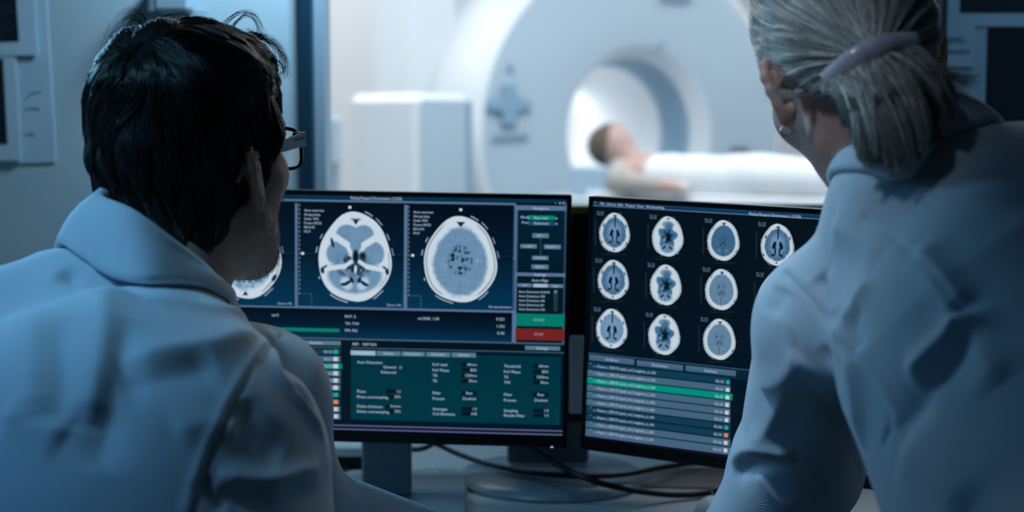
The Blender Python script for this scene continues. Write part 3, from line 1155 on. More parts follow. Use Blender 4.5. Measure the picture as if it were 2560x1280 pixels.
        for sgn in (-1, 1):
            mix(ell(sgn * .20 + .02, -.03, .10, .20, sgn * .40, .3), C_K)
            mix(ell(sgn * .13 + .02, -.28, .055, .22, -sgn * .10, .3), C_K)
            mix(ell(sgn * .24 + .0, -.50, .12, .055, -sgn * .2, .3), C_K)
            mix(ell(sgn * .70, .34, .04, .10, sgn * .3, .4), C_D)
            mix(ell(sgn * .78, -.52, .07, .05, sgn * .8, .3), C_D)
        mix(((W > -.90) & (W < -.80 - np.abs(U) * 1.2)).astype(float), C_D)
    elif kind == 'star':
        r = np.hypot(U, W * .95)
        lob = .60 + .10 * np.sin(5 * th + .6) + .05 * n1
        mix(smooth01((lob - r) * 9), C_M * (1.15 + .2 * n1[..., None]))
        mix(smooth01((.36 + .09 * np.sin(6 * th) - r) * 6) * .85, C_D * 1.2)
        mix(ell(.05, -.05, .16, .22, 0, .8), C_K)
        mix(smooth01((n2 - .75) * 4) * smooth01((.4 - r) * 5), C_W)
        mix(ell(0, -.60, .42, .22, 0, .5), C_G * 1.05)
        mix(ell(0, .58, .36, .18, 0, .4) * .8, C_M * 1.2)
        for sgn in (-1, 1):
            mix(ell(sgn * .20, -.56, .14, .055, -sgn * .65, .3), C_K)
        mix(stroke(.01, -.56, .01, -.80, .01), C_D)
        mix(((W < .90) & (W > .80 + np.abs(U) * .9)).astype(float), C_D)
    elif kind in ('plain', 'plain2'):
        m = inside(np.sqrt((U / (.76 * a_)) ** 2 + ((W + .02) / .80) ** 2) + .02 * n1 - .96, .10)
        mix(m, (C_M if kind == 'plain' else C_G * .85) * (1.0 + .08 * n2[..., None]))
        mix(smooth01((n2 - .2) * 3) * ell(0, .02, .26, .34, 0, .6) * .8, C_D)
        for sgn in (-1, 1):
            mix(stroke(sgn * .04, -.10, sgn * .16, -.26, .022), C_K)
            mix(ell(sgn * .24, -.52, .09, .08, 0, .3) * .7, C_G * 1.3)
            mix(ell(sgn * .25, -.54, .035, .045, 0, .3), C_K)
        mix(stroke(.01, -.34, .01, -.80, .010), C_D)
        mix(((W < .86) & (W > .72 + np.abs(U) * 1.1)).astype(float), C_D)
        mix(ell(.80, -.50, .05, .04, .8, .3) + ell(-.62, .55, .03, .03, 0, .3), C_D)
    alpha = (L < 1.0).astype(float)
    # clamp pads outside the head
    for t0, t1, r0, r1 in ((62, 76, 1.04, 1.075), (44, 58, 1.05, 1.085), (22, 32, 1.05, 1.085), (2, 12, 1.05, 1.08), (150, 158, 1.05, 1.09), (168, 176, 1.05, 1.09),
                           (-128, -100, 1.03, 1.065), (-62, -44, 1.03, 1.065), (205, 209, 1.03, 1.07)):
        ta = np.degrees(th) % 360
        a0, a1 = t0 % 360, t1 % 360
        inn = (ta >= a0) & (ta <= a1) if a0 < a1 else ((ta >= a0) | (ta <= a1))
        k = inn & (L > r0) & (L < r1)
        img[k] = C_WB * .8
        alpha[k] = 1
    return img, alpha


def hash_kind(k):
    return sum(ord(c) * (i + 3) for i, c in enumerate(k)) % 997


def monitor(q, label, base_xy, base, W=.533, H=.345, group='monitors side by side on the desk'):
    M = pose_matrix(q)
    t = empty('computer_monitor', (base_xy[0], base_xy[1], DZ), label, 'monitor', group)
    R = M.to_3x3()
    mb = MB()
    mb.box(M @ Vector((0, .012, 0)), (W, .022, H), R, bevel=.003)
    mb.box(M @ Vector((0, .030, 0)), (W * .8, .022, H * .75), R, bevel=.010)
    mb.build('housing', M_black, t)
    # bezel: rim raised about the display
    mb = MB()
    bz, bt, bb = .0065, .0065, .0165
    mb.box(M @ Vector((0, -.0005, H / 2 - bt / 2)), (W, .004, bt), R, bevel=.001)
    mb.box(M @ Vector((0, -.0005, -H / 2 + bb / 2)), (W, .004, bb), R, bevel=.001)
    for s_ in (-1, 1):
        mb.box(M @ Vector((s_ * (W / 2 - bz / 2), -.0005, 0)), (bz, .004, H), R, bevel=.001)
    mb.build('bezel', M_black, t)
    return M, t, (-W / 2 + bz, H / 2 - bt, W / 2 - bz, -H / 2 + bb)


TXT = rgb(172, 196, 222); TXD = rgb(110, 140, 165); SL = rgb(84, 112, 146); BTN = rgb(84, 118, 140); BTL = rgb(150, 176, 192)
LQ = (-0.1884, 1.9247, 1.0468, -0.05324, 0.00218, 0.01543)
RQ = (0.33870, 1.78901, 1.03292, -0.44673, 0.00644, 0.03342)
ROWS = ['d', 'l', 'g', 'l', 'l', 'l', 'd', 'o', 'l', 'l']
TIMES = ['02:32', '02:31', '02:35', '02:35', '02:32', '02:31', '02:36', '02:33', '02:36', '02:33']
ROWC = {'d': rgb(14, 58, 80), 'l': rgb(66, 98, 124), 'g': rgb(0, 138, 122), 'o': rgb(14, 58, 80)}
SQC = {'d': rgb(30, 160, 142), 'l': rgb(190, 200, 212), 'g': rgb(190, 205, 212), 'o': rgb(222, 128, 92)}

# ---- left monitor
M1, mon1, dsp = monitor(LQ, 'left lit monitor showing three large head scans and a settings form', (-.19, 1.99), None)
S = Screen(M1)
S.quad(dsp[0], dsp[1], dsp[2], dsp[3], rgb(2, 20, 32), None, 0)
S.bar(455, 1417, 1080, 488, 503, rgb(8, 52, 76), rgb(6, 44, 66), 1)
S.text(877, 495, 'Medical Research Environment v.2.0.556', TXT, 8, fit=(1005, 497.5))
for x in (1389, 1400, 1409):
    S.text(x, 507, '-' if x == 1389 else 'o', TXT, 8, 'c')
S.bar(456, 1290, 1080, 504, 509, SL, None, 1)
S.bar(456, 1290, 1080, 772, 777.5, SL, None, 1)
panels = [(462, 504, 738, 766), (744, 508, 1011, 770), (1017, 512.5, 1286, 775)]
for i, (x0, y0, x1, y1) in enumerate(panels):
    S.rect(x0, y0, x1, (y0 + y1) / 2 + 1, rgb(1, 12, 24), rgb(1, 26, 46), 3)
    S.rect(x0, (y0 + y1) / 2, x1, y1, rgb(1, 26, 46), rgb(2, 50, 80), 3)
    if i: S.rect(x0 - 6, y0, x0, y1, SL, None, 4)
for (x0, y0, x1, y1), lb in zip(panels, ('30%', '70%', '90%')):
    for k in range(21):
        yy = y0 + 2 + k * 11.0
        S.rect(x0 + 3, yy, x0 + 7, yy + 1.4, TXD, None, 4)
        S.rect(x0 + 3, yy, x0 + 4.4, yy + 5, TXD, None, 4)
        S.rect(x0 + 4, yy + 4, x0 + 7, yy + 5.2, TXD, None, 4)
    for k, tt in enumerate(('Auto exercise', 'Group beta', 'Scale: ' + lb, 'Frame 09/23', 'RE-0.43', 'FA.9')):
        S.text(x0 + 17, y0 + 17.5 + k * 10.6, tt, TXT, 6.4)
    S.box(x0 + 1, y1 - 37, x0 + 36, y1 - 1, SL)
    cx = (x0 + x1) / 2
    S.text(x1 - 8, y1 - 7, 'Zoom x 0%' if x1 < 1200 else '3D representation', TXT, 5.6, 'r')
    for k in range(5):
        xx = x0 + 16 + k * 6
        S.rect(xx, (y0 + y1) / 2 - 5.5, xx + 2, (y0 + y1) / 2 - 4.3, rgb(50, 76, 98), None, 4)
        xx = x1 - 32 + k * 6
        S.rect(xx, (y0 + y1) / 2 - 3, xx + 2, (y0 + y1) / 2 - 1.8, rgb(50, 76, 98), None, 4)
for x, y in ((875, 517), (1152, 523), (757, 632), (1032, 637), (600, 511)):
    S.text(x, y, 'o', rgb(210, 225, 230), 10, 'c', layer=4)
    S.rect(x - 3.4, y - 2, x + 3.4, y + 4.5, rgb(200, 215, 222), None, 5)
S.image(614, 635, 184, 224, 'vent', nx=150)
S.image(887.5, 641.5, 188, 225, 'base', nx=200)
S.image(1151, 648, 188, 216, 'top', nx=200)
# navigation column
S.rect(1291, 513, 1417, 527, SL, None, 3); S.text(1353, 521, 'Navigation', TXT, 7, 'c')
S.rect(1291, 527, 1413, 682, rgb(2, 32, 48), rgb(2, 26, 40), 3)
S.text(1302, 543, 'Mode', TXT, 7); S.rect(1320, 538, 1387, 550, rgb(6, 128, 112), None, 4); S.text(1353, 545, 'Fast view', TXT, 7, 'c')
S.text(1305, 556, 'Prev', TXT, 7); S.rect(1320, 552, 1386, 564, rgb(22, 74, 110), None, 4); S.text(1353, 558.5, 'Enhanced', TXT, 7, 'c')
for y in (545, 558.5): S.text(1391, y, 'o', TXT, 8, 'c')
for x0, y0, x1, y1, tt in ((1331, 583, 1372, 595, 'UP  ^'), (1301, 610, 1342, 621, '< LEFT'), (1360, 611, 1402, 623, 'RIGHT >'), (1330, 639, 1371, 650, 'DOWN'), (1329, 661, 1371, 673, 'RESET')):
    S.rect(x0, y0, x1, y1, BTN, None, 4); S.text((x0 + x1) / 2, (y0 + y1) / 2 + .5, tt, TXT, 6, 'c')
for k in range(6): S.rect(1351, 598 + k * 7, 1352.5, 600 + k * 7, TXD, None, 4)
S.rect(1289, 681, 1413, 692, SL, None, 4); S.text(1350, 687, 'Settings', TXT, 7, 'c')
S.rect(1289, 692, 1412, 782, rgb(2, 24, 34), None, 3)
S.text(1350, 701, 'Auto Align', TXT, 7, 'c')
for x0, x1, y, cc, tt in ((1294, 1330, 708, BTN, 'Left'), (1333, 1370, 709, BTL, 'Center'), (1372, 1408, 710, BTN, 'Right')):
    S.rect(x0, y, x1, y + 9.5, cc, None, 4); S.text((x0 + x1) / 2, y + 5, tt, TXT, 5.5, 'c')
for k, tt in enumerate(('DtALR', 'DR', 'AR', 'B+', 'LIR')):
    y = 729 + k * 10.9
    S.text(1297, y, 'Auto Detection ' + tt, TXT, 6)
    if k == 0: S.rect(1385, y - 3.5, 1393, y + 4.5, rgb(70, 130, 130), None, 4)
    S.box(1385, y - 3.5, 1393, y + 4.5, TXD)
S.rect(1290, 783, 1412, 817, rgb(4, 118, 104), None, 4); S.text(1348, 800, 'START', rgb(120, 180, 185), 7, 'c')
S.rect(1289, 820.5, 1410, 852, rgb(112, 34, 34), None, 4); S.text(1347, 836, 'STOP', rgb(180, 150, 165), 7, 'c')
S.rect(1285, 513, 1290, 857, SL, None, 3)
S.rect(1412, 507, 1415, 862, rgb(60, 84, 120), None, 3)
# reconstruction strip
S.bar(462, 1284, 1080, 777.5, 815, rgb(2, 8, 18), rgb(2, 24, 42), 2)
S.bar(462, 1284, 1080, 815, 850, rgb(2, 24, 42), rgb(2, 46, 76), 2)
S.text(680, 787, 'sys:5', TXT, 7)
for y, tt in ((791, 'PAT: 2'), (808.5, 'TA: 7.04'), (826, 'PM: FIX')): S.text(863, y, tt, TXT, 7.4)
S.text(1045, 796, 'rel.SNR: 1.00', TXT, 7.4)
for y, tt in ((798, '0.221'), (816, '1.331'), (833, '0-30')): S.text(1261, y, tt, TXT, 7.4, 'r')
S.bar(560, 849, 780, 820, 829, rgb(10, 120, 100), None, 3)
S.bar(456, 1411, 1000, 848.5, 852.5, rgb(62, 92, 112), None, 3)
S.bar(456, 1411, 1000, 852.5, 871, rgb(2, 18, 28), None, 2)
S.bar(456, 1411, 1000, 871, 873.5, rgb(58, 90, 112), None, 3)
S.rect(1313, 864, 1400, 876, BTN, None, 5); S.text(1355, 870.5, 'Settings', TXT, 7, 'c', layer=6)
S.text(882, 860, 'REF:  1007.024', TXT, 7.4)
S.bar(540, 852, 800, 851.5, 862, BTN, None, 5); S.text(791, 857, 'Statistics', TXT, 7, 'c', layer=6)
for i, k in enumerate(ROWS):
    y = 879.5 + 17.9 * i
    S.bar(500, 852 + (4 if k == 'g' else 0), 835, y - 7, y + 7, ROWC[k], None, 4)
    S.text(820, y, TIMES[i], TXT, 7.2, 'c')
    S.rect(833.5, y - 5.5, 845.5, y + 5, SQC[k], None, 5)
    S.text(510, y - 7, '-----Patient n_3003133 spinal_cord', TXT, 7)
S.rect(878, 876, 1400, 1062, rgb(0, 48, 62), rgb(0, 52, 64), 4)
S.rect(852, 866, 877, 1050, rgb(2, 20, 30), None, 4)
for x0, x1, cc, tt in ((877, 939, BTL, 'Routine'), (942, 1001, BTN, 'Queue'), (1004, 1062, BTN, 'Resolution'), (1066, 1125, BTN, 'Contrast'), (1129, 1190, BTN, 'System')):
    y = 875.5 + (x0 - 877) * .0205
    S.rect(x0, y, x1, y + 13, cc, None, 5); S.text((x0 + x1) / 2, y + 6.5, tt, TXT, 7, 'c', layer=6)
S.rect(1191, 880, 1400, 893, rgb(2, 26, 38), None, 5)
S.text(893, 905, 'Auto Detection', TXT, 7.4)
S.text(990, 918, 'General', TXT, 7.4, 'r'); S.box(997, 914, 1006, 923, TXT)
S.rect(998, 915, 1005, 922, rgb(90, 120, 150), None, 5)
S.text(990, 931, 'Enhanced', TXT, 7.4, 'r'); S.box(997, 927, 1006, 936, TXD)


def field(lx, fx0, fx1, y, lab, val, mid=False):
    S.text(lx, y, lab, TXT, 7.4, layer=6)
    S.rect(fx0, y - 5.5, fx1, y + 5.5, rgb(2, 22, 32), None, 5)
    if mid: S.text((fx0 + fx1) / 2, y + .5, val, TXT, 7.2, 'c', layer=6)
    else: S.text(fx1 - 1, y + .5, val, TXT, 7.2, 'r', layer=6)


for y, l_, v_ in ((978, 'Phase', '1.2'), (991.5, 'Phase oversampling', '20%'), (1015, 'Delice thickness', '0.6mm'), (1028, 'Delice oversampling', '20%')):
    field(893, 966, 1003, y, l_, v_)
for y, l_, v_, m_ in ((911, 'FoV read', '60mm', 0), (925, 'FoV Phase', '80%', 0), (938.5, 'TR', '1200ms', 0), (952, 'TE', '30ms', 0), (982, 'Filter', 'Raw', 1),
                      (996, 'Prescan', 'Disabled', 1), (1022, 'Averages', '1.0', 0), (1034, 'Coil Elements', 'A/B', 0)):
    field(1082, 1154, 1193, y, l_, v_, m_)
for y, l_, v_, m_ in ((915, 'Threshold', '60mm', 0), (929, 'FoV Phase', '80%', 0), (942.5, 'T2', '1200ms', 0), (956, 'TW', '30ms', 0), (986, 'Filter', 'Raw', 1),
                      (1000, 'Prescan', 'Disabled', 1), (1026, 'Sampling', '1.0', 0), (1038, 'Results Filter', '1.0', 0)):
    field(1260, 1333, 1372, y, l_, v_, m_)
for y in (1077, 1086.5):
    S.bar(456, 1409, 1400, y - 1.3, y + 1.6, rgb(92, 98, 142), None, 5)
S.build('screen', mon1)
mb = MB(); mb.box(M1 @ Vector((.246, -.001, -.1715)), (.004, .004, .002), M1.to_3x3(), bevel=.0008)
mb.build('power_light', mat('power_light', (.6, .65, .8), .4, emit=(.5, .6, .9), emit_s=1.0), mon1)
# grey column and square foot of the left monitor
cl = at(967, 1110, 2.06)
mb = MB()
zb = DZ + .012
mb.box((cl.x, 2.06, (zb + 1.05) / 2), (.072, .030, 1.05 - zb), bevel=.004)
mb.box((cl.x, 2.00, 1.03), (.09, .10, .09), bevel=.006)
mb.build('stand_column', M_grey, mon1)
mb = MB()
fr = at(1188, 1203, 2.06)
mb.box((cl.x, 2.055, DZ + .0065), (.236, .29, .011), Matrix.Rotation(.03, 3, 'Z'), bevel=.004)
mb.build('stand_base', M_base, mon1)

# ---- right monitor
M2, mon2, dsp = monitor(RQ, 'right lit monitor showing a grid of small head scans above a patient list', (.40, 1.86), None)
S = Screen(M2)
S.quad(dsp[0], dsp[1], dsp[2], dsp[3], rgb(2, 15, 26), rgb(2, 18, 30), 0)
S.bar(1478, 2500, 1500, 499, 513, rgb(20, 66, 100), rgb(10, 46, 76), 1)
S.bar(1478, 2500, 1500, 513.5, 515.5, rgb(90, 120, 158), None, 1)
for x, tt in ((1487, '*'), (1502, 'File'), (1518, 'Library'), (1546, 'Edit'), (1565, 'Project'), (1593, 'View'), (1615, 'Window'), (1646, 'Help')):
    S.text(x, 508 + (x - 1490) * .068, tt, TXT, 6.4)
S.text(1873, 534.5, 'Medical Research Environment v.2.0.556', TXT, 8, fit=(2003, 543))
BW = [(1537, 581, 79, 99, 'fly'), (1670, 591, 81, 101, 'star'), (1809, 601, 83, 102, 'plain'), (1944, 612, 86, 106, 'fly'),
      (1534, 699, 80, 99, 'fly'), (1665, 712, 81, 102, 'star'), (1804, 723.5, 84, 103, 'plain2'), (1939, 738, 86, 107, 'fly'),
      (1530, 821, 80, 99, 'fly2'), (1661, 836, 82, 102, 'star'), (1799, 848, 84, 103, 'plain2'), (1934, 865, 86, 108, 'fly2'),
      (2090, 625, 90, 110, 'star'), (2083, 754, 90, 110, 'star'), (2076, 884, 90, 110, 'star'), (2245, 640, 92, 114, 'plain'), (2238, 772, 92, 114, 'plain')]
for x, y, w, h, k in BW:
    S.image(x, y, w, h, k, nx=84, bright={'fly2': 1.0}.get(k, .96))
    S.text(x - w * .55, y - h * .52, 'Rx 1:a0', TXD, 4.4); S.text(x - w * .55, y - h * .46, 'SRC/01', TXD, 4.4)
    for j in range(16):
        S.rect(x - w * .62, y - h * .31 + j * h * .041, x - w * .60, y - h * .31 + j * h * .041 + 2, rgb(56, 72, 88), None, 2)
        S.rect(x - w * .36 + j * w * .047, y + h * .545, x - w * .36 + j * w * .047 + 1.8, y + h * .55 + 1, rgb(44, 58, 74), None, 2)
S.bar(1466, 2480, 1480, 881.5, 883.5, rgb(52, 84, 112), None, 2)
S.bar(1466, 2480, 1480, 883.5, 908, rgb(4, 34, 50), None, 2)
for x0, x1, yc, tt in ((1474, 1586, 899, 'Guidance'), (1593, 1708, 913.5, 'Parameters'), (1715, 1840, 927, 'Statistics')):
    S.bar(x0, x1, (x0 + x1) / 2, yc - 7, yc + 7, rgb(74, 104, 132), rgb(62, 92, 120), 3)
    S.text((x0 + x1) / 2, yc + .5, tt, TXT, 6.6, 'c')
for i, k in enumerate(ROWS):
    y0 = 906 + 18.35 * i
    S.bar(1462, 1828 + (5 if k == 'g' else 0), 1474, y0, y0 + 15.5, ROWC[k], None, 3)
    S.text(1484, 914.5 + 18.3 * i, '-----Patient n_3003133 spinal_cord_imaginary_ct_mkh', TXT, 7.4, fit=(1640 - i * .6, 933 + 18.6 * i))
    S.text(1800 - i * .7, 953.5 + 18.9 * i, TIMES[i], TXT, 7.0, 'c')
    S.rect(1816 - i * .7, 950 + 18.9 * i, 1825 - i * .7, 961 + 18.9 * i, SQC[k], None, 5)
    S.text(1476, 909 + 18.35 * i, '^', TXT, 5)
S.bar(1462, 2470, 1474, 1087, 1089.6, rgb(92, 98, 142), None, 4)
S.build('screen', mon2)
R2 = M2.to_3x3()
mb = MB()
pc = M2 @ Vector((.03, .052, -.10))
mb.box((pc.x, pc.y, (DZ + .010 + 1.0) / 2), (.07, .028, 1.0 - DZ - .010), R2 @ Matrix.Rotation(-.0334, 3, 'Y'), bevel=.004)
mb.build('stand_column', M_grey, mon2)
mb = MB()
mb.lathe([(.001, .010), (.115, .010), (.125, .006), (.127, .0), (.001, .0)], (pc.x, pc.y - .0, DZ + .0005), n=72, cap=False)
mb.build('stand_base', M_brown, mon2, smooth='auto')

# ---- dark device standing behind the gap, on a round foot
bc = at(1370, 1190, 2.24)
dv = empty('computer_monitor', (bc.x, 2.30, DZ), 'black monitor in the gap with yellow label strip, on a wide round grey foot', 'monitor')
gx = at(1450, 700, 2.16).x
zt = at(1450, 535, 2.15).z
zb = DZ + .10
mb = MB(); mb.box((gx - .12, 2.17, (zt + zb) / 2), (.46, .045, zt - zb), bevel=.005)
mb.build('housing', M_black, dv)
a, b = at(1431, 514, 2.15), at(1470, 538, 2.15)
mb = MB(); mb.box((gx - .03, 2.165, (a.z + b.z) / 2), (.09, .028, a.z - b.z - .002), bevel=.002); mb.build('label_strip', M_yellow, dv)
glyphs(['HCOM'])
vs, fs, w = _GLYPH['HCOM']
mb = MB(); p = at(1434, 531, 2.150)
mb.add([(p.x + u * .0065, 2.1504, p.z + v * .0065) for u, v in vs], fs); mb.build('label_lettering', M_black, dv)
a, b = at(1424, 840, 2.14), at(1461, 1034, 2.14)
mb = MB(); mb.box(((a.x + b.x) / 2, 2.144, (a.z + b.z) / 2), (b.x - a.x, .012, a.z - b.z), bevel=.002); mb.build('pale_panel', M_pale, dv)
a, b = at(1436, 1012, 2.13), at(1456, 1026, 2.13)
mb = MB(); mb.box(((a.x + b.x) / 2, 2.1365, (a.z + b.z) / 2), (b.x - a.x, .004, a.z - b.z), bevel=.001); mb.build('button', mat('light_key', (.62, .66, .70), .4, noise=(30, .03)), dv)
a, b = at(1268, 1100, 2.24), at(1470, 1190, 2.24)
mb = MB(); mb.box(((a.x + b.x) / 2, 2.235, (DZ + .02 + .95) / 2), (b.x - a.x, .030, .95 - DZ - .02), bevel=.004)
mb.build('stand_column', M_grey, dv)
mb = MB()
mb.lathe([(.001, .016), (.125, .014), (.142, .010), (.150, .004), (.150, 0), (.001, 0)], (bc.x + .006, 2.20, DZ + .0005), n=72, cap=False)
mb.build('stand_base', M_base, dv, smooth='auto')


# ---- cables
def cable(label, pts, r=.0042):
    """pts: (px,py,height above desk, or Y)"""
    P = []
    for px, py, h in pts:
        d = ray(px, py)
        k = (DZ + h - CAM.z) / d.z
        P.append(CAM + d * k)
    mb = MB(); mb.tube(spline(P, 8), r, 12)
    o = mb.build('power_cable', M_cable, None, True)
    tag(o, label, 'cable', 'black cables on the desk')
    return o


cable('thin black cable curving from below the left monitor to right under the right monitor',
      [(1040, 1092, .055), (1095, 1112, .04), (1150, 1137, .028), (1230, 1163, .022), (1330, 1182, .026), (1450, 1191, .026), (1560, 1186, .024), (1640, 1171, .022), (1705, 1161, .014), (1790, 1152, .012)])
cable('black cable sloping down right over the round foot and looping toward the leaning sleeve',
      [(1290, 1092, .07), (1322, 1118, .055), (1395, 1162, .042), (1470, 1198, .035), (1560, 1222, .024), (1660, 1236, .010), (1740, 1236, .006), (1800, 1224, .006), (1880, 1200, .006)], .0046)
cable('short black cable loop hanging just below the left monitor beside its column',
      [(965, 1085, .06), (1000, 1113, .045), (1030, 1124, .036), (1062, 1120, .042), (1090, 1104, .05), (1105, 1090, .055)])
cable('dark cable end lying by the left monitor foot behind the elbow', [(845, 1200, .006), (870, 1165, .006), (900, 1150, .006), (950, 1140, .006)], .003)

# small box with black front left of the grey column
a = at(868, 1130, 2.25)
bx = empty('adapter_box', (a.x, 2.3, DZ), 'pale flat box with black front edge behind the grey column and elbow', 'box')
mb = MB(); mb.box((a.x - .02, 2.32, DZ + .030), (.16, .12, .018), bevel=.004); mb.build('lid', M_pale, bx)
mb = MB(); mb.box((a.x - .02, 2.318, DZ + .011), (.15, .11, .020), bevel=.003); mb.build('body', M_black, bx)
# loose paper in front of the round foot
a, b = at(1165, 1270, 1.97), at(1500, 1270, 1.97)
pa = MB(); pa.box((.11, 1.88, DZ + .0012), (.36, .24, .0022), Matrix.Rotation(.06, 3, 'Z'))
o = pa.build('paper_sheet', mat('pale_sheet', (.60, .62, .62), .8, noise=(30, .03)), None)
tag(o, 'pale sheet lying flat on the desk in front of the round grey foot', 'paper')

# taupe patch painting warm reflected light on the desk behind the right monitor
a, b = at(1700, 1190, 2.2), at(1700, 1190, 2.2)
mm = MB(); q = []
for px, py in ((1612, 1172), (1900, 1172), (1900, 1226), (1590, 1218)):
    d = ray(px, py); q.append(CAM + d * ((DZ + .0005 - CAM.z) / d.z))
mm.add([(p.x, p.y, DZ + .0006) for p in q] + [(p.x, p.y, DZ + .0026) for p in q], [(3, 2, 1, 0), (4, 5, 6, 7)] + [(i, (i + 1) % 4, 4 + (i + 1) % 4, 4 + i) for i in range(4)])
o = mm.build('desk_reflection', M_brown, None)
tag(o, 'thin taupe patch of painted warm reflection under the cables behind the right monitor', 'painted reflection patch')

# mouse by the sleeve
mc = at(1795, 1262, 1.93)
ms = empty('computer_mouse', (mc.x, 1.95, DZ), 'pale grey computer mouse on the desk beside the hanging sleeve', 'mouse')
V, F = iso_mesh(lambda P: smax(sd_ell(P, (mc.x, 1.95, DZ + .002), (.032, .055, .034)), (DZ + .002) - P[:, 2], .003), (mc.x - .05, 1.88, DZ - .01), (mc.x + .05, 2.02, DZ + .05), .003)
link('body', mesh_np(V, F), M_pale, ms, True)
mb = MB(); mb.box((mc.x, 1.985, DZ + .031), (.006, .018, .006), bevel=.002); mb.build('scroll_wheel', M_black, ms)


# ================================================================== PEOPLE
def head_frame(origin, yaw, pitch, roll):
    """local x right, y forward (face), z up -> place"""
    R = Matrix.Rotation(-yaw, 3, 'Z') @ Matrix.Rotation(-pitch, 3, 'X') @ Matrix.Rotation(roll, 3, 'Y')
    return R, Vector(origin)


def head_prims(s=1.0, jaw=1.0):
    """face and skull in head coordinates (metres)"""
    p = [('e', (0, -.008, .043), (.073 * s, .094 * s, .084), None, .02),
         ('e', (0, .034, -.022), (.060, .062, .086), None, .03),
         ('e', (0, -.042, .012), (.055 * s, .050, .066), None, .03),
         ('c', (0, .055, -.085), (0, .078, -.102), .026 * jaw, .018 * jaw, .03),
         ('c', (0, .074, .038), (0, .080, .030), .028, .024, .03),
         ('c', (0, .088, .012), (0, .112, -.028), .009, .013, .012),
         ('c', (-.014, .094, -.034), (.014, .094, -.034), .008, .008, .01),
         ('c', (-.018, .085, -.060), (.018, .085, -.060), .0085, .0085, .008),
         ('c', (-.015, .084, -.072), (.015, .084, -.072), .009, .009, .006)]
    for k in (-1, 1):
        p += [('c', (k * .056 * jaw, .004, -.050), (k * .014, .070, -.098), .020 * jaw, .017 * jaw, .035),
              ('c', (k * .050, .052, -.010), (k * .054, .040, -.012), .022, .022, .03),
              ('c', (k * .014, .088, .028), (k * .046, .072, .028), .011, .010, .012),
              ('-e', (k * .031, .100, .008), (.018, .016, .012), None, .012),
              ('e', (k * .031, .080, .008), (.014, .013, .012), None, .004)]
    return p


def ear_prims(k, cx=.080, tall=.031):
    """outer ear on side k: rim, bowl, lobe"""
    c = np.array((k * cx, -.010, -.004))
    out = np.array((k * .66, -.75, 0.)); out /= np.linalg.norm(out)     # leans back from the skull
    upv = np.array((0, -.12, 1.)); upv /= np.linalg.norm(upv)
    nrm = np.cross(upv, out); nrm /= np.linalg.norm(nrm)

    def q(a, b, d=0):
        return tuple(c + out * a + upv * b + nrm * d)
    rim = [(.002, -.004), (.000, .014), (.004, tall * .86), (.013, tall), (.021, tall * .84), (.0245, tall * .45), (.0235, 0), (.019, -tall * .42), (.012, -tall * .72)]
    P = [('c', q(.004, .012), q(.004, -.016), .008, .008, .008), ('c', q(.012, .014), q(.011, -.010), .0085, .0075, .01)]
    for a, b in zip(rim[:-1], rim[1:]):
        P.append(('c', q(*a), q(*b), .0042, .0042, .004))
    P.append(('c', q(.010, -tall * .72), q(.009, -tall * .90), .0078, .0070, .007))
    P.append(('c', q(.016, tall * .45), q(.014, -.008), .0042, .0036, .004))
    P.append(('-e', q(.0085, -.006, k * -.009), (.0085, .0085, .011), None, .004))
    return P


def xf(V, R, O):
    return (V @ np.array(R.transposed())) + np.array(O)


def to_local(P, R, O):
    return ((P - np.array(O, np.float32)) @ np.array(R, np.float32)).astype(np.float32)


def hand_prims(w, d, k):
    """a hand lying palm down; w wrist, d direction of the fingers, k=+1 right hand / -1 left hand"""
    w = np.array(w, float); d = np.array(d, float); d /= np.linalg.norm(d)
    s = np.cross(d, (0, 0, 1)); s /= np.linalg.norm(s)
    z = np.array((0, 0, 1.))
    P = [('c', w, w + d * .045, .026, .026, .02)]
    for i, (o, L) in enumerate(((-.030, .070), (-.010, .078), (.010, .074), (.028, .058))):
        o = o * -k
        a = w + d * .05 + s * o * .7
        b = w + d * .088 + s * o + z * .004
        c = b + d * L * .45 + z * -.004
        e = c + d * L * .38 + z * -.014
        P += [('c', a, b, .014, .0105, .012), ('c', b, c, .0098, .0088, .004), ('c', c, e, .0088, .0072, .004)]
    t0 = w + d * .015 + s * k * -.020
    t1 = w + d * .050 + s * k * -.050 - z * .004
    t2 = w + d * .078 + s * k * -.060 - z * .010
    P += [('c', t0, t1, .016, .0115, .012), ('c', t1, t2, .0110, .0085, .005)]
    return P


def body_mesh(name, f, lo, hi, h, m, parent, post=None):
    V, F = iso_mesh(f, lo, hi, h)
    if post: V = post(V)
    return link(name, mesh_np(V, F), m, parent, True), V, F


def bounds(prims, pad=.03):
    pts = []
    for p in prims:
        if p[0] == 'c':
            for q, r in ((p[1], p[3]), (p[2], p[4])):
                pts += [np.array(q) - r, np.array(q) + r]
        elif p[0] == 'e':
            r = max(p[2]); pts += [np.array(p[1]) - r, np.array(p[1]) + r]
    return np.min(pts, 0) - pad, np.max(pts, 0) + pad


def eyes(R, O, parent):
    for k in (-1, 1):
        mb = MB()
        c = O + R @ Vector((k * .031, .083, .008))
        n = 12
        mb.lathe([(.0118 * math.sin(PI * i / n) + 1e-5, -.0118 * math.cos(PI * i / n)) for i in range(n + 1)], c, R @ Matrix.Rotation(-PI / 2, 3, 'X'), 20, cap=False)
        mb.build('eye', M_eye, parent, True)
        mb = MB(); mb.lathe([(.0001, .0122), (.0045, .0117), (.0055, .0106), (.0001, .0106)], c, R @ Matrix.Rotation(-PI / 2, 3, 'X'), 20, cap=False)
        mb.build('iris', M_black, parent, True)


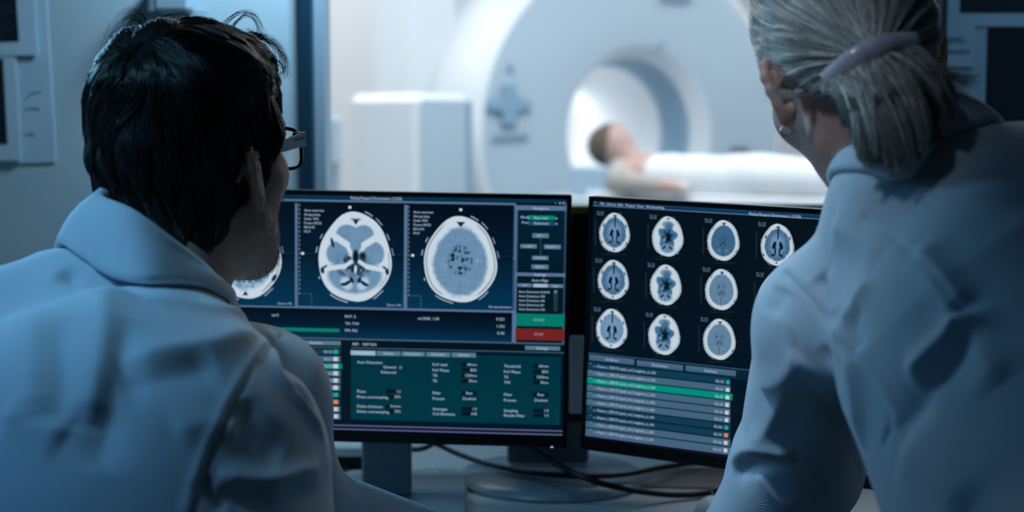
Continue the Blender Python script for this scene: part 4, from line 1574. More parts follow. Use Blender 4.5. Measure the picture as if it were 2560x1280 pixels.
def cloth(name, prims, h, folds, parent, seed, extra=None, noise=.0018):
    f = prims_sdf(prims) if extra is None else extra(prims_sdf(prims))
    lo, hi = bounds(prims)
    V, F = iso_mesh(f, lo, hi, h)
    N, _ = grad(f, V)
    bvh = BVHTree.FromPolygons([tuple(v) for v in V], [tuple(q) for q in F])
    V = V + N * (vnoise(V, 11, seed) * noise + vnoise(V, 26, seed + 1) * noise * .35)[:, None]
    V = fold(V, N, bvh, folds)
    o = link(name, mesh_np(V, F), M_coat, parent, True)
    return o, bvh, V, F


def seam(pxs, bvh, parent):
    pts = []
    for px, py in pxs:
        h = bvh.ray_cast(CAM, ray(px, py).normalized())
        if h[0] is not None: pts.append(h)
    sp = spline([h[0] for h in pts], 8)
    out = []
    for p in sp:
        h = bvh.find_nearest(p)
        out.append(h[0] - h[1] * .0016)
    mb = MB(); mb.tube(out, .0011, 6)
    return mb.build('seam', M_seam_shade, parent, True)


def collar(name, top, bot, parent, thick=.0035, bulge=.006, bvh=None):
    """turned-down collar: closed band between two rings of points"""
    n = 10
    A = spline(top, n, True); B = spline(bot, n, True)
    if bvh:
        for i, b in enumerate(B):
            h = bvh.find_nearest(b)
            if h[0] is not None and (h[0] - b).length < .06:
                B[i] = h[0] + h[1] * .0045 if h[1].dot(b - h[0]) > 0 or True else b
    m = len(A)
    cen = sum(A, Vector()) / m
    k = 9
    V = []
    for i in range(m):
        a, b = A[i], B[i]
        o = (b - cen); o.z = 0; o.normalize()
        # inner stand, roll, then fall
        pts = [a - o * .010 - Vector((0, 0, .035)), a - o * .008 - Vector((0, 0, .012)), a - o * .004, a + Vector((0, 0, .0015))]
        for t in (.15, .35, .55, .75, .9, 1.0):
            pts.append(a.lerp(b, t) + (o * .7 + Vector((0, 0, .7))) * bulge * math.sin(PI * t))
        pts.append(b - o * thick - Vector((0, 0, thick)))
        V += [tuple(p) for p in pts]
    k = 11
    F = []
    for i in range(m):
        j = (i + 1) % m
        for q in range(k - 1):
            F.append((i * k + q, j * k + q, j * k + q + 1, i * k + q + 1))
    me = bpy.data.meshes.new(name)
    me.from_pydata(V, [], F)
    o = link(name, me, M_coat, parent, True)
    md = o.modifiers.new('thick', 'SOLIDIFY'); md.thickness = .002; md.offset = -1
    return o


for m_ in M_hair_tones: tone_material(m_)
# ------------------------------------------------------------------ man, seated left
HM, OM = head_frame(at(488, 430, 1.47), math.radians(27), math.radians(-7), 0)
man = empty('person', (-.34, 1.05, 0.0), 'seated dark-haired person with glasses in a white coat, seen from behind at left', 'person')
N_ = (-.335, 1.375, 1.150)
SRm, SLm = (-.262, 1.43, 1.028), (-.510, 1.295, 1.075)
ERm, WRm = (-.240, 1.500, .885), (-.105, 1.680, .800)
ELm, WLm = (-.610, 1.420, .870), (-.420, 1.660, .800)
man_f_local = prims_sdf(head_prims(1.0, 1.06) + ear_prims(1) + ear_prims(-1))
NBm = (-.350, 1.350, 1.085)
neck_m = [('c', tuple(OM + HM @ Vector((0, -.022, -.03))), NBm, .054, .056, .04),
          ('c', tuple(OM + HM @ Vector((0, .02, -.075))), (-.345, 1.40, 1.15), .034, .042, .05)]
body_m = [('c', (-.35, 1.33, 1.04), (-.345, 1.25, .95), .05, .09, .05), ('c', (-.345, 1.25, 1.0), (-.35, 1.05, .68), .10, .12, .06),
          ('c', (-.34, 1.35, 1.03), SRm, .035, .042, .03), ('c', (-.36, 1.35, 1.05), SLm, .04, .05, .04),
          ('c', SRm, ERm, .046, .040, .03), ('c', ERm, WRm, .038, .027, .03),
          ('c', SLm, ELm, .046, .040, .03), ('c', ELm, WLm, .038, .027, .03),
          ('c', (-.35, 1.05, .68), (-.35, 1.02, .56), .12, .14, .05)]
hands_m = hand_prims(WRm, (.5, .85, -.06), 1) + hand_prims(WLm, (.45, .85, -.06), -1)
fb_m = prims_sdf(neck_m + body_m + hands_m)


def f_man(P):
    return smin(fb_m(P), man_f_local(to_local(P, HM, OM)), .03)


mb_o, _, _ = body_mesh('body', f_man, (-.80, .82, .42), (.10, 1.86, 1.46), .0045, M_skin_m, man)
eyes(HM, OM, man)

# coat
coat_m = [('c', (-.345, 1.36, 1.125), (-.345, 1.255, 1.0), .068, .125, .05),
          ('c', (-.45, 1.235, 1.0), (-.47, 1.00, .60), .125, .14, .08), ('c', (-.285, 1.27, .99), (-.25, 1.02, .60), .115, .14, .08),
          ('c', (-.345, 1.24, 1.0), (-.35, 1.0, .6), .14, .16, .08),
          ('c', (-.315, 1.37, 1.080), SRm, .048, .067, .03), ('c', (-.425, 1.335, 1.125), SLm, .068, .080, .04),
          ('c', SRm, ERm, .067, .064, .04), ('c', ERm, WRm, .063, .046, .03),
          ('c', SLm, ELm, .078, .066, .05), ('c', ELm, WLm, .064, .046, .03),
          ('c', (-.35, 1.0, .6), (-.35, .98, .50), .17, .18, .08)]
folds_m = [
    ([(150, 672), (200, 690), (290, 690), (360, 672)], .011, -.010, 0),
    ([(275, 706), (340, 716), (430, 736), (520, 748)], .009, -.007, 0),
    ([(330, 748), (450, 752), (560, 772), (660, 812)], .012, .006, 0),
    ([(175, 735), (260, 742), (340, 735)], .018, .005, 0),
    ([(300, 900), (420, 880), (540, 860), (640, 830)], .017, .009, 0),
    ([(300, 960), (420, 940), (540, 915)], .020, -.006, 0),
    ([(262, 720), (262, 830), (240, 960), (215, 1060)], .016, .009, 0),
    ([(320, 800), (300, 920), (270, 1060), (240, 1180)], .018, -.008, 0),
    ([(90, 760), (80, 900), (90, 1050)], .020, .005, 0),
    ([(150, 800), (160, 940), (140, 1080)], .016, -.005, 0),
    ([(0, 1040), (90, 1060), (170, 1090)], .018, .006, 0),
    ([(430, 1080), (520, 1060), (600, 1090)], .015, .004, 0),
    ([(700, 838), (660, 880), (610, 955), (560, 1050), (515, 1160), (482, 1275)], .0028, -.0032, 1),
    ([(686, 838), (645, 885), (595, 960), (545, 1050), (500, 1160), (468, 1275)], .0050, .0022, 1),
    ([(690, 868), (690, 920), (735, 985), (775, 1040), (815, 1120)], .0070, .006, 0),
    ([(720, 880), (728, 930), (765, 985), (795, 1040)], .012, -.008, 0),
    ([(540, 1188), (620, 1206), (720, 1196), (800, 1160), (850, 1115)], .010, .008, 0),
    ([(540, 1225), (640, 1240), (750, 1228), (840, 1180)], .012, -.007, 0),
    ([(845, 1120), (872, 1190), (910, 1240)], .010, .004, 0),
    ([(500, 1190), (530, 1240), (560, 1278)], .007, -.005, 0),
    ([(600, 1000), (640, 1080), (700, 1150)], .015, -.004, 0),
]
coat_o, bvh_m, Vc, Fc = cloth('coat', coat_m, .0036, folds_m, man, 3)
collar('collar', [(-.388, 1.345, 1.243), at(250, 497, 1.315), at(330, 530, 1.295), at(430, 603, 1.31), at(530, 683, 1.365), at(572, 752, 1.425), (-.300, 1.475, 1.115), (-.365, 1.480, 1.150), (-.405, 1.415, 1.215)],
       [(-.437, 1.36, 1.195), at(189, 572, 1.300), at(290, 618, 1.272), at(385, 690, 1.270), at(490, 742, 1.315), at(575, 775, 1.40), (-.290, 1.500, 1.075), (-.375, 1.520, 1.105), (-.445, 1.435, 1.170)], coat_o, bvh=bvh_m)
bvh_c = BVHTree.FromPolygons([tuple(v.co) for v in coat_o.data.vertices], [tuple(p.vertices) for p in coat_o.data.polygons])
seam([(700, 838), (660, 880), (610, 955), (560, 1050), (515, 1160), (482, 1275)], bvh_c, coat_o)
# trousers and shoes below the desk
tr = [('c', (-.35, 1.02, .55), (-.35, 1.05, .53), .15, .14, .05)]
for s_, x in ((1, -.25), (-1, -.46)):
    tr += [('c', (x, 1.05, .53), (x + s_ * .04, 1.48, .54), .085, .066, .04), ('c', (x + s_ * .04, 1.48, .54), (x + s_ * .05, 1.52, .10), .062, .050, .03)]
lo, hi = bounds(tr)
V, F = iso_mesh(prims_sdf(tr), lo, hi, .010)
link('trousers', mesh_np(V, F), M_trouser, man, True)
for x in (-.20, -.51):
    V, F = iso_mesh(prims_sdf([('c', (x, 1.50, .05), (x, 1.66, .035), .045, .034, .02), ('c', (x, 1.50, .09), (x, 1.50, .05), .045, .045, .02)]), (x - .08, 1.4, -.02), (x + .08, 1.75, .16), .007)
    V[:, 2] = np.maximum(V[:, 2], 0.001)
    link('shoe', mesh_np(V, F), M_shoe, man, True)
stool = empty('stool', (-.35, 1.0, 0), 'dark round swivel stool under the seated person', 'stool')
mb = MB(); mb.lathe([(.001, .42), (.20, .42), (.215, .40), (.215, .36), (.19, .345), (.001, .345)], (-.35, 1.0, 0), n=40, cap=False); mb.build('seat', M_shoe, stool, 'auto')
mb = MB(); mb.tube([(-.35, 1.0, .345), (-.35, 1.0, .07)], .028, 16); mb.build('column', M_grey, stool, True)
for k in range(5):
    a_ = 2 * PI * k / 5
    mb = MB(); mb.tube([(-.35, 1.0, .08), (-.35 + .26 * math.cos(a_), 1.0 + .26 * math.sin(a_), .028)], [.022, .014], 10)
    mb.tube([(-.35 + .26 * math.cos(a_), 1.0 + .26 * math.sin(a_), .03), (-.35 + .26 * math.cos(a_), 1.0 + .26 * math.sin(a_), .001)], .02, 10); mb.build('leg', M_grey, stool, True)

# hair: a volume over the skull, then locks
nl = HM.transposed() @ (Vector(NBm) - OM)
skull_m = prims_sdf(head_prims(1.0, 1.06) + [('c', (0, -.022, -.03), tuple(nl), .054, .056, .03)])


def thick_m(P):
    x, y, z = P[:, 0], P[:, 1], P[:, 2]
    line = np.interp(z, [-.16, -.100, -.088, -.066, -.045, -.036, -.026, -.012, .01, .03, .05, .08, .11, .14], [-.20, -.10, -.064, -.048, -.036, -.026, .004, .018, .028, .042, .062, .082, .092, .098])
    m = smooth01((line - y) / .020 + .4)
    top = .013 + .016 * smooth01((z - .05) / .07) + .003 * smooth01((y - .02) / .05)
    side = smooth01((np.abs(x) - .045) / .03) * smooth01((.07 - z) / .08)
    t = top * (1 - .60 * side)
    low = smooth01((z + .108) / .05)
    t = t * (.30 + .70 * low)
    t = t * (1 - .6 * np.exp(-((y + .012) / .020) ** 2 - ((z + .002) / .034) ** 2) * (np.abs(x) > .05))
    back = smooth01((-.02 - y) / .05) * smooth01((z + .06) / .04) * smooth01((.08 - z) / .06)
    t = t + .000 * back
    t = t + .009 * np.exp(-((y - .040) / .026) ** 2 - ((z - .026) / .030) ** 2) * (np.abs(x) > .04)
    t = t * (1 - smooth01((np.abs(x) - .034) / .02) * smooth01((-.052 - z) / .02))
    # split whorl at the crown
    t = t - .009 * np.exp(-((x + .012) / .010) ** 2) * np.exp(-((y + .045) / .035) ** 2) * (z > .08)
    t = t + .0034 * vnoise(P, 55, 5) + .0014 * vnoise(P, 120, 6)
    return t * m - .010 * (1 - m)


def f_hair_m(P):
    return skull_m(P) - thick_m(P).astype(np.float32)


V, F = iso_mesh(f_hair_m, (-.13, -.17, -.15), (.13, .14, .19), .004)
tk = thick_m(V.astype(np.float32))
keep = (tk > .001)
Fk = F[keep[F].all(1)]
hair_m = link('hair', mesh_np(xf(V, HM, OM), Fk), M_hair_mb, man, True)


def dir_m(P, s):
    w = np.array((.010, -.062, .125), np.float32)
    r = P - w
    r = r / (np.linalg.norm(r, axis=1, keepdims=True) + 1e-6)
    d = r * 1.0
    low = smooth01((.09 - P[:, 2]) / .06)[:, None]
    d = d * (1 - .55 * low) + np.array((0, -.10, -1.), np.float32) * (.9 * low)
    d[:, 0] += .55 * vnoise(P, 38, 21)
    d[:, 1] += .45 * vnoise(P, 34, 22)
    d[:, 2] += .25 * vnoise(P, 40, 23)
    return d / (np.linalg.norm(d, axis=1, keepdims=True) + 1e-6)


cand = V[tk > .004]
roots = cand[RNG.choice(len(cand), 15000)] + RNG.normal(size=(15000, 3)) * .0012
g_, d_ = grad(f_hair_m, roots.astype(np.float32))
roots = roots - g_ * (d_ + .0015)[:, None]
stp = np.where(roots[:, 2] > .05, .0062, .0046) * RNG.uniform(.7, 1.25, len(roots))
stp *= np.where(roots[:, 2] < -.03, .6, 1)
A = strands(f_hair_m, roots, dir_m, 8, stp, .0034, .72, 380)
V1, F1 = tubes(A, .00042, .00010)
# flyaway locks on the crown and brow
W_ = []


def wisp(c_pts, n, spread, Y):
    base = [at(px, py, Y) for px, py in c_pts]
    for i in range(n):
        o = RNG.normal(size=3) * spread
        e = RNG.normal(size=3) * spread * 2.2
        sp = spline([b + Vector(o) * (1 - t) + Vector(e) * t for b, t in zip(base, np.linspace(0, 1, len(base)))], 4)
        idx = np.linspace(0, len(sp) - 1, 13).astype(int)
        W_.append([tuple(sp[k]) for k in idx])


wisp([(372, 70), (360, 40), (325, 30), (290, 62), (272, 110)], 15, .0016, 1.44)
wisp([(372, 80), (352, 52), (322, 46), (296, 80), (262, 150)], 16, .0018, 1.44)
wisp([(560, 60), (590, 34), (625, 32), (645, 60), (640, 84)], 12, .0015, 1.50)
wisp([(575, 75), (605, 42), (632, 44), (650, 78), (662, 100)], 12, .0018, 1.50)
wisp([(380, 60), (420, 40), (470, 38), (520, 46)], 12, .002, 1.46)
wisp([(640, 90), (680, 110), (706, 140), (712, 178), (704, 190)], 26, .0020, 1.52)
wisp([(620, 80), (668, 96), (696, 124), (704, 160)], 26, .0025, 1.52)
wisp([(690, 150), (708, 168), (710, 185), (696, 192)], 10, .0014, 1.54)
WV, WF = tubes(np.array(W_), .00022, .00008)
Vs = np.concatenate([xf(V1, HM, OM), WV]); Fs = np.concatenate([F1, WF + len(V1)])
link('hair_locks', toned(mesh_np(Vs, Fs), len(Vs) // 27 + 1, 27, .5), M_hair_m, hair_m, True)

# stubble
Vh, Fh = iso_mesh(skull_m, (-.1, -.02, -.14), (.1, .11, .02), .004)
sel = (Vh[:, 2] < -.028 - .25 * np.maximum(Vh[:, 1] - .03, 0)) & (Vh[:, 1] > -.012) & (Vh[:, 2] > -.14)
cand = Vh[sel]
nb_ = 5200
r_ = cand[RNG.choice(len(cand), nb_)] + RNG.normal(size=(nb_, 3)) * .002
g_, d_ = grad(skull_m, r_.astype(np.float32)); r_ = r_ - g_ * d_[:, None]
dd = g_ * .6 + np.array((0, .1, -.8)) + RNG.normal(size=(nb_, 3)) * .25
A = np.stack([r_, r_ + dd * .0011, r_ + dd * .0022], 1)
VB, FB = tubes(A, .00014, .00006)
link('stubble', mesh_np(xf(VB, HM, OM), FB), M_stubble, man, True)

# spectacles
gl = empty('spectacles', tuple(OM + HM @ Vector((0, .1, .01))))
gl.parent = man; gl.matrix_parent_inverse = Matrix.Translation((-.34, 1.05, 0)).inverted()
gl['label'] = 'dark-framed glasses with a metal temple bar'


def hp(x, y, z):
    return OM + HM @ Vector((x, y - .009, z + .008))


for k in (-1, 1):
    ring = []
    for i in range(28):
        a_ = 2 * PI * i / 28
        c_, s_ = math.cos(a_), math.sin(a_)
        ex = abs(c_) ** .55 * (1 if c_ > 0 else -1); ez = abs(s_) ** .6 * (1 if s_ > 0 else -1)
        x = k * .035 + ex * .029
        ring.append(hp(x, .112 - .10 * (x * x) * 22 * .4, .004 + ez * .021 - .002 * (ez < 0)))
    mb = MB(); mb.tube(ring, .0021, 8, closed=True); mb.build('rim', M_specs, gl, True)
    mb = MB(); mb.add([ring[i] + (HM @ Vector((0, .0008, 0))) for i in range(28)] + [ring[i] - (HM @ Vector((0, .0008, 0))) for i in range(28)],
                      [tuple(range(28)), tuple(range(55, 27, -1))] + [(i, (i + 1) % 28, 28 + (i + 1) % 28, 28 + i) for i in range(28)])
    mb.build('lens', M_lens, gl)
    mb = MB(); pts = [hp(k * .0665, .100, .019), hp(k * .073, .098, .017), hp(k * .0765, .090, .016)]
    mb.box(hp(k * .0685, .101, .014), (.016, .008, .016), HM, bevel=.002); mb.build('hinge_block', M_specs, gl)
    mb = MB()
    a_, b_ = Vector((k * .0765, .100, .0155)), Vector((k * .0810, .005, .010))
    nseg = 10
    for i in range(nseg):
        p_, q_ = a_.lerp(b_, i / nseg), a_.lerp(b_, (i + 1) / nseg)
        mid = (p_ + q_) / 2
        hgt = .0150 - .007 * (i / nseg)
        mb.box(hp(*mid), (.0026, (p_ - q_).length * 1.06, hgt), HM, bevel=.0006)
    mb.tube([hp(k * .081, .008, .010), hp(k * .081, -.012, .004), hp(k * .079, -.024, -.012)], [.003, .0026, .002], 8)
    mb.build('temple_arm', M_temple, gl)
    mb = MB(); mb.box(hp(k * .0783, .086, .0165), (.0020, .020, .0022), HM, bevel=.0004); mb.build('metal_inlay', M_silver, gl)
mb = MB(); mb.tube(spline([hp(-.009, .113, .010), hp(0, .116, .014), hp(.009, .113, .010)], 5), .0022, 8); mb.build('bridge', M_specs, gl, True)

# ------------------------------------------------------------------ woman, leaning in from the right
HF, OF = head_frame(at(2140, 184, 1.335), math.radians(3), math.radians(22), math.radians(-17))
wom = empty('person', (.50, .80, 0.0), 'blonde ponytailed person in a white coat leaning over the desk at right, seen from behind', 'person')
Nf = (.352, 1.275, 1.235)
SLf, SRf = (.300, 1.330, 1.120), (.560, 1.235, 1.245)
ELf, WLf = (.304, 1.500, .940), (.252, 1.600, .810)
ERf, WRf = (.72, 1.40, .98), (.62, 1.60, .80)
wom_f_local = prims_sdf(head_prims(.96, .78) + ear_prims(1, .060, .027) + ear_prims(-1, .073, .030))
nb0 = OF + HF @ Vector((0, -.022, -.03))
neck_f = [('c', tuple(nb0), (.380, 1.275, 1.225), .043, .044, .04), ('c', tuple(OF + HF @ Vector((0, .0, -.06))), (.375, 1.31, 1.21), .034, .040, .04)]
body_f = [('c', (.39, 1.265, 1.19), (.41, 1.20, 1.10), .045, .08, .05), ('c', (.40, 1.20, 1.12), (.49, .88, .94), .09, .11, .06), ('c', (.49, .88, .94), (.50, .80, .90), .12, .13, .06),
          ('c', (.39, 1.27, 1.16), SLf, .034, .036, .03), ('c', (.39, 1.26, 1.18), SRf, .036, .04, .03),
          ('c', SLf, ELf, .040, .035, .03), ('c', ELf, WLf, .034, .024, .03), ('c', SRf, ERf, .040, .035, .03), ('c', ERf, WRf, .034, .024, .03)]
hands_f = hand_prims(WLf, (.05, .9, -.10), -1) + hand_prims(WRf, (-.1, .9, -.06), 1)
fb_f = prims_sdf(neck_f + body_f + hands_f)


def f_wom(P):
    return smin(fb_f(P), wom_f_local(to_local(P, HF, OF)), .03)


body_mesh('body', f_wom, (.12, .62, .70), (.86, 1.82, 1.56), .0045, M_skin_f, wom)
eyes(HF, OF, wom)
coat_f = [('c', (.372, 1.275, 1.225), (.42, 1.215, 1.15), .060, .11, .05),
          ('c', (.372, 1.22, 1.10), (.445, .90, .90), .088, .14, .07), ('c', (.52, 1.18, 1.15), (.57, .86, .92), .115, .15, .08),
          ('c', (.44, 1.19, 1.14), (.50, .87, .92), .12, .155, .08),
          ('c', (.364, 1.28, 1.220), SLf, .053, .060, .05), ('c', Nf, SRf, .060, .075, .05),
          ('c', SLf, ELf, .064, .066, .04), ('c', ELf, WLf, .066, .050, .03),
          ('c', SRf, ERf, .075, .062, .05), ('c', ERf, WRf, .062, .048, .03),
          ('c', (.50, .86, .92), (.50, .80, .80), .165, .17, .08), ('c', (.50, .80, .80), (.50, .80, .52), .17, .19, .06)]
folds_f = [
    ([(2160, 545), (2225, 588), (2280, 632), (2340, 690), (2400, 775)], .0030, -.0030, 1),
    ([(1915, 642), (1960, 682), (2010, 732), (2070, 805), (2130, 882), (2180, 962), (2222, 1045), (2205, 1110)], .0030, -.0040, 1),
    ([(1925, 634), (1970, 672), (2022, 722), (2082, 795), (2142, 872), (2192, 952), (2236, 1045)], .0050, .0022, 1),
    ([(1962, 690), (1990, 850), (2040, 980), (2100, 1085), (2150, 1190)], .0025, -.0025, 1),
    ([(2045, 690), (2062, 730), (2080, 790)], .008, -.007, 0),
    ([(2070, 680), (2090, 740), (2092, 800)], .007, .006, 0),
    ([(2170, 700), (2135, 760), (2105, 808)], .009, .005, 0),
    ([(2150, 760), (2130, 820), (2150, 880)], .012, -.006, 0),
    ([(2290, 610), (2350, 700), (2405, 772)], .012, .006, 0),
    ([(2405, 772), (2370, 840), (2310, 900), (2265, 950)], .013, .010, 0),
    ([(2430, 800), (2380, 890), (2310, 970), (2240, 1080)], .017, -.009, 0),
    ([(2410, 780), (2440, 860), (2500, 960)], .016, .005, 0),
    ([(1960, 720), (1930, 790), (1880, 850)], .014, -.006, 0),
    ([(2000, 880), (1975, 930), (1905, 965), (1845, 950)], .012, .007, 0),
    ([(2080, 800), (2120, 880), (2145, 990), (2160, 1120)], .010, .009, 0),
    ([(2060, 860), (2085, 960), (2110, 1060)], .012, -.006, 0),
    ([(1880, 1060), (1910, 1090), (1960, 1000), (2000, 940)], .012, .006, 0),
    ([(1822, 1165), (1860, 1128), (1930, 1118), (1990, 1135)], .010, .008, 0),
    ([(1830, 1195), (1880, 1160), (1950, 1150)], .010, -.007, 0),
    ([(1890, 1180), (1930, 1230), (1990, 1275)], .012, .004, 0),
    ([(2250, 1120), (2330, 1180), (2420, 1280)], .018, .005, 0),
    ([(2080, 560), (2130, 590), (2200, 640)], .014, .005, 0),
]
coat_fo, bvh_f, _, _ = cloth('coat', coat_f, .0036, folds_f, wom, 9)
collar('collar', [at(2090, 425, 1.342), at(2140, 352, 1.300), at(2180, 372, 1.245), at(2260, 350, 1.215), at(2340, 262, 1.235), at(2395, 235, 1.27), (.43, 1.325, 1.275), (.39, 1.37, 1.245), (.325, 1.375, 1.215)],
       [at(2078, 484, 1.352), at(2100, 462, 1.312), at(2180, 432, 1.232), at(2270, 420, 1.195), at(2360, 305, 1.215), at(2474, 292, 1.245), (.470, 1.345, 1.250), (.40, 1.41, 1.20), (.315, 1.405, 1.18)], coat_fo, bulge=.005, bvh=bvh_f)
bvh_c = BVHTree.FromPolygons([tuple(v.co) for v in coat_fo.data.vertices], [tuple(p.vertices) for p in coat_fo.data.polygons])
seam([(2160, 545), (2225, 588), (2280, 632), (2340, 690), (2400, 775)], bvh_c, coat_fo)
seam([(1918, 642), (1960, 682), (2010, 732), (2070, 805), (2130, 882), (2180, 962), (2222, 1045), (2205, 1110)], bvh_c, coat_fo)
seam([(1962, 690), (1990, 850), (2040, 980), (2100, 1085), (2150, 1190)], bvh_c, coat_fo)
tr = [('c', (.50, .80, .88), (.50, .80, .80), .14, .14, .05)]
for s_, x in ((-1, .42), (1, .60)):
    tr += [('c', (x, .82, .84), (x, .84, .48), .085, .062, .04), ('c', (x, .84, .48), (x, .78, .08), .058, .045, .03)]
lo, hi = bounds(tr)
V, F = iso_mesh(prims_sdf(tr), lo, hi, .010)
link('trousers', mesh_np(V, F), M_trouser, wom, True)
for x in (.42, .60):
    V, F = iso_mesh(prims_sdf([('c', (x, .77, .045), (x, .94, .032), .040, .031, .02), ('c', (x, .78, .09), (x, .77, .05), .04, .04, .02)]), (x - .08, .68, -.02), (x + .08, 1.02, .16), .007)
    V[:, 2] = np.maximum(V[:, 2], 0.001)
    link('shoe', mesh_np(V, F), M_shoe, wom, True)

skull_f = prims_sdf(head_prims(.96, .78))
PC = np.array(HF.transposed() @ (at(2188, 146, 1.215) - OF), np.float32)
print('gather point', PC)     # where the hair is gathered


def thick_f(P):
    x, y, z = P[:, 0], P[:, 1], P[:, 2]
    line = np.interp(z, [-.10, -.075, -.055, -.035, -.01, .012, .03, .05, .08, .11, .14], [-.20, -.085, -.060, -.045, -.028, .012, .035, .050, .068, .082, .09])
    m = smooth01((line - y) / .016 + .4)
    t = .009 + .005 * smooth01((z - .03) / .08)
    t = t + .012 * np.exp(-((P - PC) ** 2).sum(1) / .035 ** 2)
    ang = np.arctan2(z - PC[2], x - PC[0])
    t = t + .0009 * np.sin(ang * 34 + 3 * vnoise(P, 20, 2)) * smooth01((-y + .03) / .04)
    return t * m - .010 * (1 - m)


def f_hair_f(P):
    return skull_f(P) - thick_f(P).astype(np.float32)


V, F = iso_mesh(f_hair_f, (-.13, -.17, -.12), (.13, .14, .18), .004)
tk = thick_f(V.astype(np.float32))
Fk = F[(tk > .001)[F].all(1)]
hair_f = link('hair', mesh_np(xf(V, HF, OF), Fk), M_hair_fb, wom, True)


def dir_f(P, s):
    d = PC - P
    L = np.linalg.norm(d, axis=1, keepdims=True)
    d = d / (L + 1e-6)
    d[:, 0] += .05 * vnoise(P, 24, 31)
    d[:, 2] += .05 * vnoise(P, 24, 32) - .12 * smooth01((P[:, 1] + .02) / .06)
    return d * np.minimum(1, np.maximum(L - .018, 0) / .012)


cand = V[tk > .004]
n_ = 17000
roots = cand[RNG.choice(len(cand), n_)] + RNG.normal(size=(n_, 3)) * .0015
g_, d_ = grad(f_hair_f, roots.astype(np.float32)); roots = roots - g_ * (d_ + .001)[:, None]
A = strands(f_hair_f, roots, dir_f, 10, RNG.uniform(.005, .010, n_), .0016, .45, 700, jitter=.25)
V1, F1 = tubes(A, .00040, .00022)
link('hair_strands', toned(mesh_np(xf(V1, HF, OF), F1), n_, 33, .45), M_hair_f, hair_f, True)

# barrette: find where its curve lies on the hair
bvh_h = BVHTree.FromPolygons([tuple(v) for v in xf(V, HF, OF)], [tuple(q) for q in Fk])
arc = [(2064, 204), (2100, 172), (2145, 140), (2195, 115), (2245, 103), (2298, 101)]
ys = []
for px, py in arc:
    hit = bvh_h.ray_cast(CAM, ray(px, py).normalized())
    ys.append(hit[0].y if hit[0] else 1.24)
print('clip depths', [round(y, 3) for y in ys])
ym = min(ys) - .016
ya = [ym + .016, ym + .006, ym, ym, ym + .006, ym + .018]
cp = spline([at(px, py, y) for (px, py), y in zip(arc, ya)], 8)
mb = MB()
n_ = len(cp)
vs = []
for i, p in enumerate(cp):
    t = (cp[min(i + 1, n_ - 1)] - cp[max(i - 1, 0)]).normalized()
    o = Vector((0, -1, .25)); o -= t * o.dot(t); o.normalize()
    w = t.cross(o).normalized()
    if w.z < 0: w = -w
    hw = .0094 * (1 - .12 * abs(i / (n_ - 1) - .5) * 2)
    for a_, b_ in ((-1, -.0012), (-.9, .0004), (0, .0018), (.9, .0004), (1, -.0012), (.9, -.0024), (-.9, -.0024)):
        vs.append(p + w * hw * a_ + o * b_)
fs = []
for i in range(n_ - 1):
    for k in range(7):
        fs.append((i * 7 + k, i * 7 + (k + 1) % 7, (i + 1) * 7 + (k + 1) % 7, (i + 1) * 7 + k))
fs += [tuple(range(7))[::-1], tuple((n_ - 1) * 7 + k for k in range(7))]
mb.add(vs, fs)
cl_o = mb.build('hair_clip', M_clip, hair_f, True)
cl_o['label'] = 'lilac curved barrette holding the ponytail'

# ponytail: soft volume, then strands falling from the clip
ptop = [cp[int(i)] + Vector((0, .006, -.004)) for i in np.linspace(9, n_ - 9, 6)]
stop_ = [cp[int(i)] + Vector((0, .006, -.004)) for i in np.linspace(4, n_ - 6, 6)]
bot = [(2142, 330, 1.225), (2170, 392, 1.20), (2225, 405, 1.185), (2290, 385, 1.185), (2345, 345, 1.195), (2372, 275, 1.215)]
pt = []
for i in range(6):
    q = at(*bot[i])
    a_ = ptop[i] + Vector((0, .010, -.004))
    mid = a_.lerp(q, .5) + Vector((0, -.014, .004))
    pt += [('c', tuple(a_ + Vector((0, .006, -.006))), tuple(mid), .009, .017, .014), ('c', tuple(mid), tuple(q), .017, .012, .014)]
f_pt = prims_sdf(pt)
lo, hi = bounds(pt)
V, F = iso_mesh(f_pt, lo, hi, .004)
N, _ = grad(f_pt, V)
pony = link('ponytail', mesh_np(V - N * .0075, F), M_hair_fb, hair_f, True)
n_ = 7000
u = RNG.uniform(0, 1, n_)
T6 = np.array([tuple(p + Vector((0, .006, -.003))) for p in stop_]); B6 = np.array([tuple(at(*b)) for b in bot])


def along(K, u):
    K = np.concatenate([K[:1] * 1.3 - K[1:2] * .3, K[1:-1], K[-1:] * 1.3 - K[-2:-1] * .3])
    x = u * (len(K) - 1)
    return np.stack([np.interp(x, np.arange(len(K)), K[:, j]) for j in range(3)], 1)


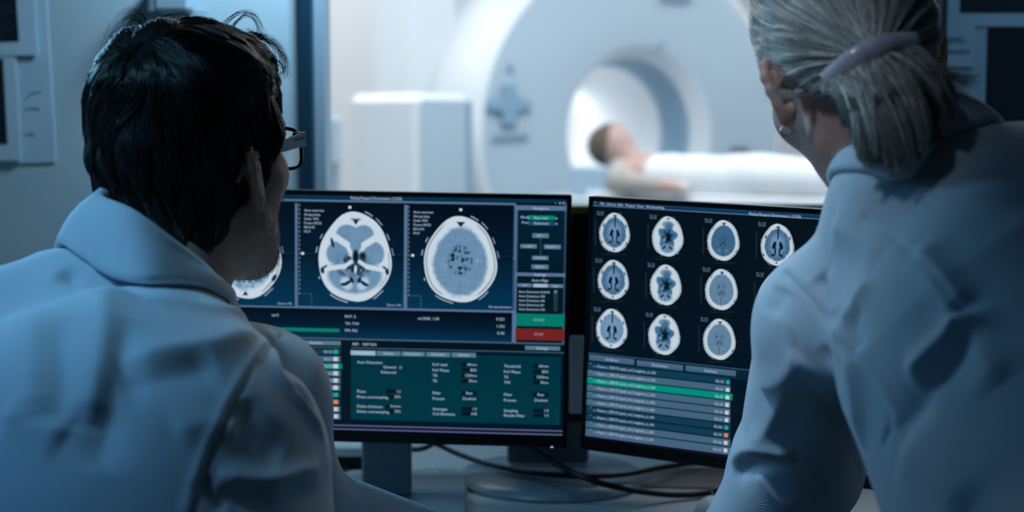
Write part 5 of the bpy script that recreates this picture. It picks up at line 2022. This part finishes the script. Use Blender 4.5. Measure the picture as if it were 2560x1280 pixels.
u = np.where(RNG.uniform(size=n_) < .22, u * .25, u)
a0 = along(T6, u) + RNG.normal(size=(n_, 3)) * np.array((.002, .003, .002))
u2 = np.clip(u + RNG.normal(size=n_) * .055, 0, 1)
dep = RNG.uniform(-1, 1, n_)
b0 = along(B6, u2)
dirb = b0 - a0
ln = RNG.uniform(.72, 1.10, n_) ** 1.0
b1 = a0 + dirb * ln[:, None] + RNG.normal(size=(n_, 3)) * .004
b1[:, 1] += dep * .012
m1 = a0 * .62 + b1 * .38 + np.stack([RNG.normal(size=n_) * .003, -.017 - .014 * (1 - dep) * .5, .012 + RNG.normal(size=n_) * .003], 1)
m2 = a0 * .22 + b1 * .78 + np.stack([RNG.normal(size=n_) * .003, -.012 - .014 * (1 - dep) * .5, .008 + RNG.normal(size=n_) * .003], 1)
tt = np.linspace(0, 1, 10)[None, :, None]
A = (1 - tt) ** 3 * a0[:, None] + 3 * (1 - tt) ** 2 * tt * m1[:, None] + 3 * (1 - tt) * tt ** 2 * m2[:, None] + tt ** 3 * b1[:, None]
gi = RNG.choice(n_, 70, replace=False)
who = gi[np.argmin(((b1[:, None] - b1[gi][None]) ** 2).sum(2), 1)]
wgt = (np.linspace(0, 1, 10) ** 1.1 * .72)[None, :, None]
A = A * (1 - wgt) + A[who] * wgt
A += RNG.normal(size=(n_, 1, 3)) * .0014 * tt
V1, F1 = tubes(A, .00042, .00016)
# flyaways to the right, stray hairs by the ear
W_ = []
wisp([(2290, 130), (2330, 160), (2370, 185), (2410, 198), (2438, 196)], 60, .0018, 1.235)
wisp([(2290, 140), (2340, 180), (2380, 205), (2415, 208)], 50, .0028, 1.235)
wisp([(2300, 160), (2345, 210), (2370, 235), (2400, 240)], 20, .0025, 1.235)
wisp([(2140, 340), (2150, 390), (2168, 412), (2184, 416)], 26, .0010, 1.225)
WV, WF = tubes(np.array(W_), .00030, .00010)
Vs = np.concatenate([V1, WV]); Fs = np.concatenate([F1, WF + len(V1)])
link('ponytail_strands', toned(mesh_np(Vs, Fs), len(Vs) // 30 + 1, 30, .5), M_hair_f, hair_f, True)
W_ = []
wisp([(2080, 190), (2000, 232), (1950, 236), (1922, 218)], 40, .0022, 1.285)
WV, WF = tubes(np.array(W_), .00028, .00010)
link('stray_hairs', toned(mesh_np(WV, WF), len(W_), 39, .2), M_hair_f, hair_f, True)

# earring
ec = at(1965, 327, 1.325)
mb = MB()
mb.tube([ec + Vector((math.cos(2 * PI * i / 24) * .0047, math.sin(2 * PI * i / 24) * .0015, math.sin(2 * PI * i / 24) * .0047)) for i in range(24)], .0009, 8, closed=True)
mb.build('earring', M_silver, wom, True)
